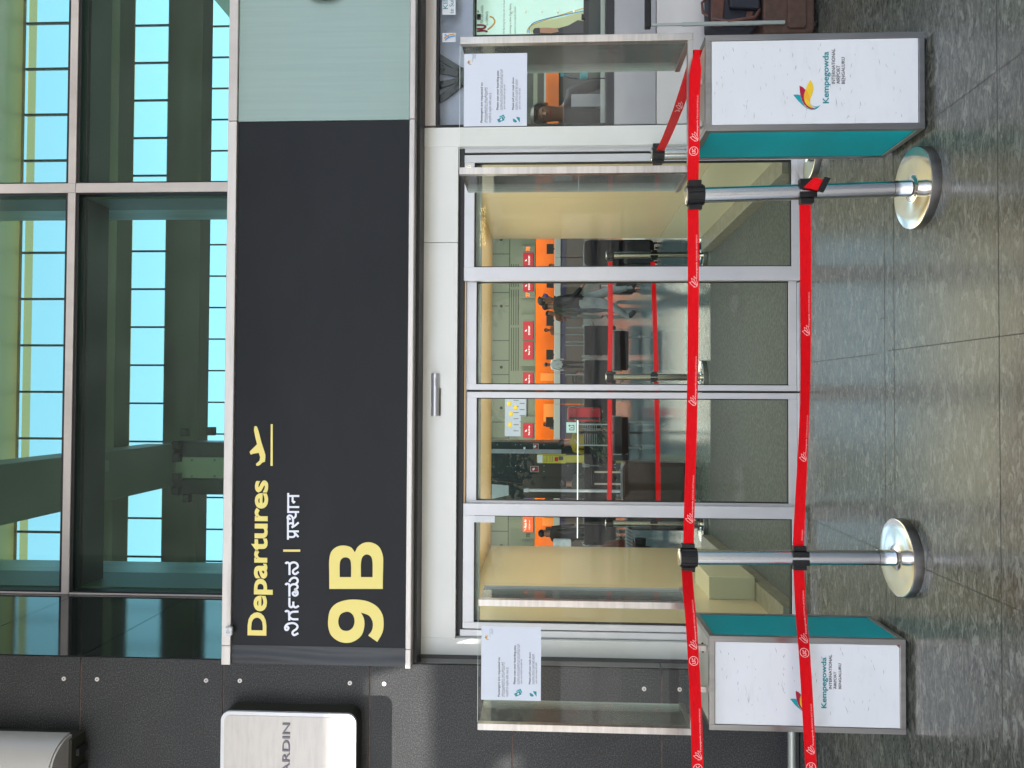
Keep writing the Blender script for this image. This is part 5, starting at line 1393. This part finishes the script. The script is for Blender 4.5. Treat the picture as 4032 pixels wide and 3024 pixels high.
# thin emissive white bar with square sign
YT = 8.0
lt = thing('light_bar', 'long thin white light tube hanging level inside the hall', 'light', tuple(P(2275, 1850, YT)))
a, b, c, d = W(2272.5, 2276, 1655, 2119, YT)
MB().box(a, b, YT, YT + .012, c, d).build('tube', M['lightw'], lt)
for x_ in (a + .2, b - .2): MB().box(x_ - .02, x_ + .02, YT + .031, YT + .06, 0, d).build('leg', M['blackp'], lt)
bs = thing('square_sign', 'lit white square sign with a boxed one and plus mark above the light tube', 'sign', tuple(P(2270, 1683, YT)))
MB().pbox(2230, 2270, 1663, 1704, YT - .01, .05).build('face', M['signlit'], bs)
strokes([[(2243, 1672), (2243, 1681)], [(2238, 1676), (2248, 1676)], [(2243, 1686), (2243, 1694)], [(2243, 1693), (2260, 1693)], [(2260, 1694), (2260, 1675)], [(2261, 1675), (2250, 1675)], [(2247, 1684), (2257, 1684)], [(2249, 1687), (2247, 1684)]], 2.2, 0, 0, 1, YT - .01, M['black'], bs, 'mark')
# striped ramp board
sr = thing('striped_board', 'pale board with slanting dark stripes low behind the left sidelight', 'board', tuple(P(2490, 2100, 7.0)))
MB().pbox(2465, 2490, 2030, 2166, 7.0, .05).build('board', M['grey_shelf'], sr)
strokes([[(2466, 2035 + 13 * k), (2489, 2048 + 13 * k)] for k in range(9)], 2.5, 0, 0, 1, 7.0, M['ink'], sr, 'stripe')
MB().pbox(2490.5, 2600, 2040, 2044, 7.01, .03).pbox(2490.5, 2600, 2150, 2154, 7.01, .03).build('leg', M['blackp'], sr)

# airport seats: each bench is a thing of its own
def bench(label, y0, y1, yp, vt=2300, vb=2425, seats=2):
    a, b, c, d = W(vt, vb, y0, y1, yp)
    s = thing('airport_bench', label, 'bench', ((a + b) / 2, yp, 0), 'rows of black airport benches')
    n = max(1, round((b - a) / .55)); w_ = (b - a) / n
    for k in range(n):
        x0, x1 = a + k * w_ + .01, a + (k + 1) * w_ - .01
        MB().prism(rrect(x0, x1, c, d, .04), yp, yp + .05).build('backrest', M['blackp'], s, .008)
        MB().box(x0, x1, yp + .06, yp + .5, .40, .46).build('seat', M['blackp'], s, .01)
    MB().box(a, b, yp + .052, yp + .09, c - .0, c + .04).build('beam', M['steelp'], s)
    for x_ in (a + .1, b - .1):
        MB().box(x_ - .02, x_ + .02, yp + .1, yp + .45, 0, .03).box(x_ - .015, x_ + .015, yp + .24, yp + .28, .031, .399).build('leg', M['steelp'], s)
    for x_ in (a + .0, b - .0):
        MB().tube([(x_, yp + .1, d - .12), (x_, yp + .1, d + .02), (x_, yp + .4, d + .02), (x_, yp + .4, .46)], .013, 8).build('armrest', M['steelp'], s)
    return s
bench('black airport bench behind the right door leaf, nearest to its middle', 1280, 1400, 11.3)
bench('black airport bench behind the right door leaf, next to the meeting stiles', 1416, 1520, 11.3)
bench('black airport bench behind the left door leaf, right of the square sign', 1555, 1690, 11.3)
bench('black airport bench behind the left door leaf, under the yellow jacket', 1700, 1830, 11.3)
bench('black airport bench behind the maroon suitcase', 1840, 1975, 11.3)
bench('black airport bench behind the left sidelight', 1990, 2150, 11.3)
bench('lower row bench seen between the red belts, behind the right door leaf', 1300, 1460, 8.0, 2420, 2475)
bench('lower row bench seen between the red belts, behind the left door leaf', 1640, 1790, 8.0, 2420, 2475)
# potted foliage between the benches
pg_ = thing('potted_plants', 'dark potted plant between the benches behind the left door leaf', 'plant', tuple(PG(2450, 1740)))
cpt = P(2380, 1740, 10.2)
MB().box(cpt.x - .35, cpt.x + .35, 10.0, 10.4, 0, .3).build('planter', M['blackclad'], pg_, .01)
lf = MB(); rr_ = random.Random(3)
for i in range(260):
    c0 = Vector((cpt.x + rr_.gauss(0, .22), 10.2 + rr_.gauss(0, .1), .36 + abs(rr_.gauss(0, .17))))
    d1_ = Vector((rr_.gauss(0, 1), rr_.gauss(0, 1), rr_.gauss(.5, 1))).normalized() * rr_.uniform(.05, .11); d2_ = d1_.orthogonal().normalized() * .018
    lf.add([c0, c0 + d1_ * .5 + d2_, c0 + d1_, c0 + d1_ * .5 - d2_], [(0, 1, 2, 3)])
lf.build('foliage', M['leaf'], pg_)
# red case and bags on the benches
rc = thing('red_case', 'red and black hand luggage resting on the bench right of the square sign', 'suitcase', tuple(P(2290, 1630, 10.9)))
a, b, c, d = W(2236, 2318, 1604, 1660, 10.9)
MB().prism(rrect(a, b, .47, d, .05), 10.95, 11.25).build('shell', M['pink'], rc, .02)
MB().box(a + .04, a + .09, 10.94, 11.26, .5, d - .02).build('strap', M['black'], rc)
# wheelchair wheel before the desks
wc = thing('wheelchair', 'dark wheelchair parked before the desks near the man in the white shirt', 'wheelchair', tuple(PG(2292, 1490)))
q = P(2262, 1490, 24.0)
def ringm(c, r, t, n=28):
    return [(c[0] + r * math.cos(2 * math.pi * k / n), c[1], c[2] + r * math.sin(2 * math.pi * k / n)) for k in range(n + 1)]
for dy in (0, .5):
    wo = MB().tube(ringm((q.x, 24 + dy, .32), .30, 0), .018, 6, False)
    for k in range(6):
        a_k = k * math.pi / 6; wo.tube([(q.x + .3 * math.cos(a_k), 24 + dy, .32 + .3 * math.sin(a_k)), (q.x - .3 * math.cos(a_k), 24 + dy, .32 - .3 * math.sin(a_k))], .006, 5)
    wo.build('wheel', M['blackp'], wc)
MB().box(q.x - .25, q.x + .2, 24.03, 24.47, .48, .53).build('seat', M['black'], wc, .01)
MB().box(q.x + .18, q.x + .22, 24.03, 24.47, .54, .95).build('backrest', M['black'], wc, .01)
# luggage cart
ct = thing('luggage_cart', 'silver luggage cart standing in front of the yellow stand', 'cart', tuple(PG(2430, 1690)))
q = P(2300, 1650, 10.0)
for x0 in (q.x - .5, q.x - .1):
    MB().tube([(x0, 10.0, .15), (x0, 10.0, .95), (x0 + .08, 10.3, 1.02)], .016, 8).build('rail', M['steelp'], ct, 0, True)
bsk = MB()
for k in range(7): bsk.box(q.x - .5, q.x - .1, 9.99 + k * .0, 10.0, .62 + k * .035, .628 + k * .035)
bsk.build('basket', M['steelp'], ct)
MB().box(q.x - .52, q.x - .08, 9.9, 10.6, .12, .15).build('platform', M['steelp'], ct)
for dx in (-.5, -.1):
    for dy in (9.95, 10.55): MB().tube([(q.x + dx - .02, dy, .06), (q.x + dx + .02, dy, .06)], .06, 12).build('wheel', M['black'], ct, 0, True)

# ================================================================ PEOPLE
def person(label, x, y, rot, H, shirt, trouser, pose='stand', girth=1.0, skin=None, hairm=None, bag=None, mask=None, zoff=0, hairlong=False):
    k = H / 1.7
    J = {'pel': (0, 0, .93), 'spi': (0, -.005, 1.12), 'che': (0, 0, 1.32), 'nek': (0, -.005, 1.45), 'hb': (0, -.02, 1.54), 'hd': (0, -.025, 1.62), 'tp': (0, -.015, 1.675)}
    for s, n_ in ((1, 'l'), (-1, 'r')):
        J['sh' + n_] = (s * .17, 0, 1.38); J['el' + n_] = (s * .225, .02, 1.11); J['wr' + n_] = (s * .225, -.06, .88)
        J['hi' + n_] = (s * .09, 0, .87); J['kn' + n_] = (s * .10, -.02, .49); J['an' + n_] = (s * .10, .02, .085); J['to' + n_] = (s * .115, -.15, .04)
    if pose == 'walk':
        J['knl'] = (.09, -.16, .50); J['anl'] = (.09, -.22, .09); J['tol'] = (.10, -.39, .05)
        J['knr'] = (-.09, .05, .49); J['anr'] = (-.09, .27, .15); J['tor'] = (-.10, .14, .05)
        J['ell'] = (.23, .10, 1.12); J['wrl'] = (.22, .06, .88)
        J['elr'] = (-.23, -.07, 1.13); J['wrr'] = (-.20, -.26, .98)
    if pose in ('sit', 'lean'):
        dz = -.40
        for q in list(J):
            if q[:2] not in ('kn', 'an', 'to'): J[q] = (J[q][0], J[q][1], J[q][2] + dz)
        for s, n_ in ((1, 'l'), (-1, 'r')):
            J['hi' + n_] = (s * .09, -.02, .50); J['kn' + n_] = (s * .13, -.44, .50); J['an' + n_] = (s * .13, -.42, .09); J['to' + n_] = (s * .14, -.58, .045)
            J['wr' + n_] = (s * .12, -.30, .62); J['el' + n_] = (s * .24, -.06, .72)
        if pose == 'lean':
            for q in ('che', 'nek', 'hb', 'hd', 'tp', 'shl', 'shr'): J[q] = (J[q][0], J[q][1] - (J[q][2] - .55) * .35, J[q][2] - .05)
    if pose == 'desk':
        for s, n_ in ((1, 'l'), (-1, 'r')):
            J['el' + n_] = (s * .22, -.08, 1.12); J['wr' + n_] = (s * .15, -.30, 1.12)
    if pose == 'phone':
        J['elr'] = (-.24, -.02, 1.16); J['wrr'] = (-.10, -.22, 1.36)
    bones = [('pel', 'spi'), ('spi', 'che'), ('che', 'nek'), ('nek', 'hb'), ('hb', 'hd'), ('hd', 'tp')]
    for n_ in 'lr': bones += [('che', 'sh' + n_), ('sh' + n_, 'el' + n_), ('el' + n_, 'wr' + n_), ('pel', 'hi' + n_), ('hi' + n_, 'kn' + n_), ('kn' + n_, 'an' + n_), ('an' + n_, 'to' + n_)]
    rad = {'pel': (.15, .11), 'spi': (.135, .10), 'che': (.16, .11), 'nek': (.056, .056), 'hb': (.066, .075), 'hd': (.078, .092), 'tp': (.05, .06)}
    for n_ in 'lr':
        rad['sh' + n_] = (.062, .062); rad['el' + n_] = (.045, .045); rad['wr' + n_] = (.029, .026); rad['hi' + n_] = (.09, .09); rad['kn' + n_] = (.062, .062); rad['an' + n_] = (.042, .045); rad['to' + n_] = (.042, .034)
    names = list(J); idx = {n_: i for i, n_ in enumerate(names)}
    me = bpy.data.meshes.new('skel')
    me.from_pydata([tuple(c * k for c in J[n_]) for n_ in names], [(idx[a], idx[b]) for a, b in bones], [])
    o = bpy.data.objects.new('skel', me); col.objects.link(o)
    md = o.modifiers.new('s', 'SKIN')
    for i, n_ in enumerate(names):
        me.skin_vertices[0].data[i].radius = tuple(r * k * (girth if n_ not in ('nek', 'hb', 'hd', 'tp') else 1) for r in rad[n_])
    me.skin_vertices[0].data[idx['pel']].use_root = True
    sd_ = o.modifiers.new('d', 'SUBSURF'); sd_.levels = 2; sd_.render_levels = 2
    bpy.context.view_layer.update()
    ev = bpy.data.meshes.new_from_object(o.evaluated_get(bpy.context.evaluated_depsgraph_get()))
    bpy.data.objects.remove(o)
    mb = MB()
    V_ = [tuple(v.co) for v in ev.vertices]
    def seg(p, a, b):
        a, b, p = Vector(a) * k, Vector(b) * k, Vector(p); ab = b - a
        t = max(0, min(1, (p - a).dot(ab) / max(ab.length_squared, 1e-9))); return (p - a - ab * t).length
    legs = {'hi', 'kn', 'an', 'to'}
    for f in ev.polygons:
        c = f.center; best = min(bones, key=lambda bb: seg(c, J[bb[0]], J[bb[1]]))
        if best[0] in ('nek', 'hb', 'hd'): mi = 0
        elif best[0][:2] == 'an': mi = 3
        elif best[0][:2] in ('hi', 'kn') or best == ('pel', 'hil') or best == ('pel', 'hir'): mi = 2
        elif best[0] == 'pel' and c.z < J['pel'][2] * k + .02: mi = 2
        else: mi = 1
        mb.add([V_[i] for i in f.vertices], [tuple(range(len(f.vertices)))], mi)
    # hands with five bent fingers
    for n_, s in (('l', 1), ('r', -1)):
        w0 = Vector(J['wr' + n_]) * k; e0 = Vector(J['el' + n_]) * k; d = (w0 - e0).normalized()
        side = Vector((0, 1, 0)); side = (side - d * side.dot(d)); side = side.normalized() if side.length > .1 else Vector((1, 0, 0)); cu = d.cross(side) * s
        mb.tube([w0 - d * .02, w0 + d * .03, w0 + d * .085 * k], [.024, .032, .03], 8, True, 0)
        for q in range(4):
            L = (.062, .072, .068, .052)[q] * k
            b0 = w0 + d * .08 * k + side * (.027 - .018 * q)
            mb.tube([b0, b0 + d * L * .5 - cu * .006, b0 + d * L * .85 - cu * .022], [.0088, .008, .0062], 6, True, 0)
        b0 = w0 + d * .03 * k + side * -.028
        mb.tube([b0, b0 - side * .022 + d * .03, b0 - side * .02 + d * .058 - cu * .01], [.011, .010, .008], 6, True, 0)
    hd = Vector(J['hd']) * k
    mb.tube([hd + Vector((0, -.085, .01)), hd + Vector((0, -.104, -.022)), hd + Vector((0, -.088, -.03))], [.007, .015, .008], 6, True, 0)   # nose
    for s in (-1, 1):
        mb.ball((hd.x + s * .078, hd.y + .005, hd.z - .01), .012, .02, .03, 8, 0)        # ear
        mb.ball((hd.x + s * .030, hd.y - .083, hd.z + .006), .012, .008, .007, 8, 4)      # eye
    mb.tube([hd + Vector((-.024, -.087, -.055)), hd + Vector((0, -.094, -.054)), hd + Vector((.024, -.087, -.055))], .005, 5, True, 5)
    o = thing('person', label, 'person', (x, y, zoff), None, True, rot)
    skin = skin or M['skin']
    mb.build('body', [skin, shirt, trouser, M['shoe'], M['hair'], M['crimson']], o, 0, True)
    hb = MB().ball((hd.x, hd.y + .014, hd.z + .028), .090, .100, .082, 14)
    hb.v = [v if not (v[1] < hd.y - .03 and v[2] < hd.z + .05) else (v[0], hd.y - .03, max(v[2], hd.z - .03)) for v in hb.v]
    if hairlong: hb.ball((hd.x, hd.y + .06, hd.z - .05), .08, .05, .11, 10)
    hb.build('hair', hairm or M['hair'], o, 0, True)
    if mask: MB().ball((hd.x, hd.y - .055, hd.z - .04), .06, .05, .045, 10).build('face_mask', mask, o, 0, True)
    return o
def place(vfeet, y):
    g = PG(vfeet, y, 0); return g.x, g.y
white_c = cloth('white cotton', (.6, .62, .62)); black_c = cloth('black cloth', (.012, .012, .014)); grey_c = cloth('grey trousers', (.33, .35, .35)); dgrey = cloth('dark grey cloth', (.05, .055, .06))
mustard = cloth('mustard jacket', (.28, .20, .01)); brown_c = cloth('rust brown cloth', (.16, .05, .025)); olive_c = cloth('dark olive cloth', (.03, .04, .025)); pinkc = cloth('pale pink cloth', (.45, .33, .30)); camo = cloth('grey green cloth', (.10, .13, .11))
purplem = cloth('purple mask', (.12, .08, .30))
x, y = place(2512, 1185)
person('large walking traveller in a dark jacket, grey trousers and mask behind the right door leaf', x, y, R(75), 1.72, black_c, grey_c, 'walk', 1.3, mask=purplem)
x, y = place(2304, 1436); person('man in a white shirt and black trousers standing at the desks, seen from behind', x, y, R(180), 1.7, white_c, black_c, 'stand')
x, y = place(2420, 1205); person('person in dark olive clothes right behind the large walking traveller', x, y, R(200), 1.68, olive_c, dgrey, 'phone')
x, y = place(2380, 1236); person('person in camouflage grey holding up a phone beside the walking traveller', x, y, R(20), 1.6, brown_c, camo, 'phone')
q = P(2200, 1300, 30.95); x, y = q.x, 30.95; person('staff member in brown behind the check-in desk', x, y, 0, 1.72, brown_c, black_c, 'desk')
q = P(2200, 1672, 30.95); x, y = q.x, 30.95; person('woman in a pale top and dark trousers standing by the orange wall', x, y, R(20), 1.75, dgrey, black_c, 'desk', hairlong=True)
q = P(2200, 1965, 30.95); x, y = q.x, 30.95; person('staff member in a pale shirt leaning at the desk left of the steel pole', x, y, R(-30), 1.66, pinkc, black_c, 'desk')
q = P(2200, 1045, 30.95); x, y = q.x, 30.95; person('small figure in a patterned top behind the desk under number 78', x, y, 0, 1.5, pinkc, black_c, 'desk')
p = P(2300, 1735, 11.7); person('seated traveller in a mustard jacket on the bench under the light tube', p.x, 11.6, R(195), 1.78, mustard, black_c, 'lean')
p = P(2300, 1905, 11.7); person('dark haired traveller slumped on the bench behind the maroon suitcase', p.x, 11.6, R(185), 1.72, olive_c, black_c, 'lean')
p = P(2200, 2102, 13.4); person('man in black carrying a white bag behind the left sidelight', p.x, 13.4, R(150), 1.75, black_c, black_c, 'stand')
bg_ = thing('shoulder_bag', 'white shoulder bag hanging on the man in black', 'bag', (p.x, 13.2, 1.1))
MB().prism(rrect(p.x - .30, p.x - .08, 1.0, 1.42, .04), 13.16, 13.28).build('bag', white_c, bg_, .02)
bb = thing('brown_bag', 'long rust brown bag lying low behind the left sidelight', 'bag', tuple(P(2430, 2145, 7.6)))
q0, q1 = P(2375, 2150, 7.6), P(2500, 2140, 7.6)
MB().tube([q0, q0 + (q1 - q0) * .15, q0 + (q1 - q0) * .5, q0 + (q1 - q0) * .85, q1], [.03, .07, .085, .07, .03], 16).build('bag', brown_c, bb, 0, True)
MB().box(q1.x - .08, q1.x + .08, 7.55, 7.7, 0, q1.z).build('stand', M['blackp'], bb)
p = P(2300, 390, 1.2); person('seated guard in dark uniform behind the booth glass under the notice', p.x, 1.5, R(-20), 1.65, black_c, black_c, 'sit', zoff=.42)
MB_ch = thing('booth_chair', 'dark office chair under the seated guard in the booth', 'chair', (p.x, 1.5, 0))
MB().box(p.x - .22, p.x + .22, 1.3, 1.72, .76, .82).build('seat', M['blackp'], MB_ch, .01)
MB().tube([(p.x, 1.5, .05), (p.x, 1.5, .759)], .03, 10).build('stem', M['blackp'], MB_ch, 0, True)
MB().lathe((p.x, 1.5, 0), [(.25, 0), (.25, .03), (.04, .05)], 20).build('base', M['blackp'], MB_ch, 0, True)
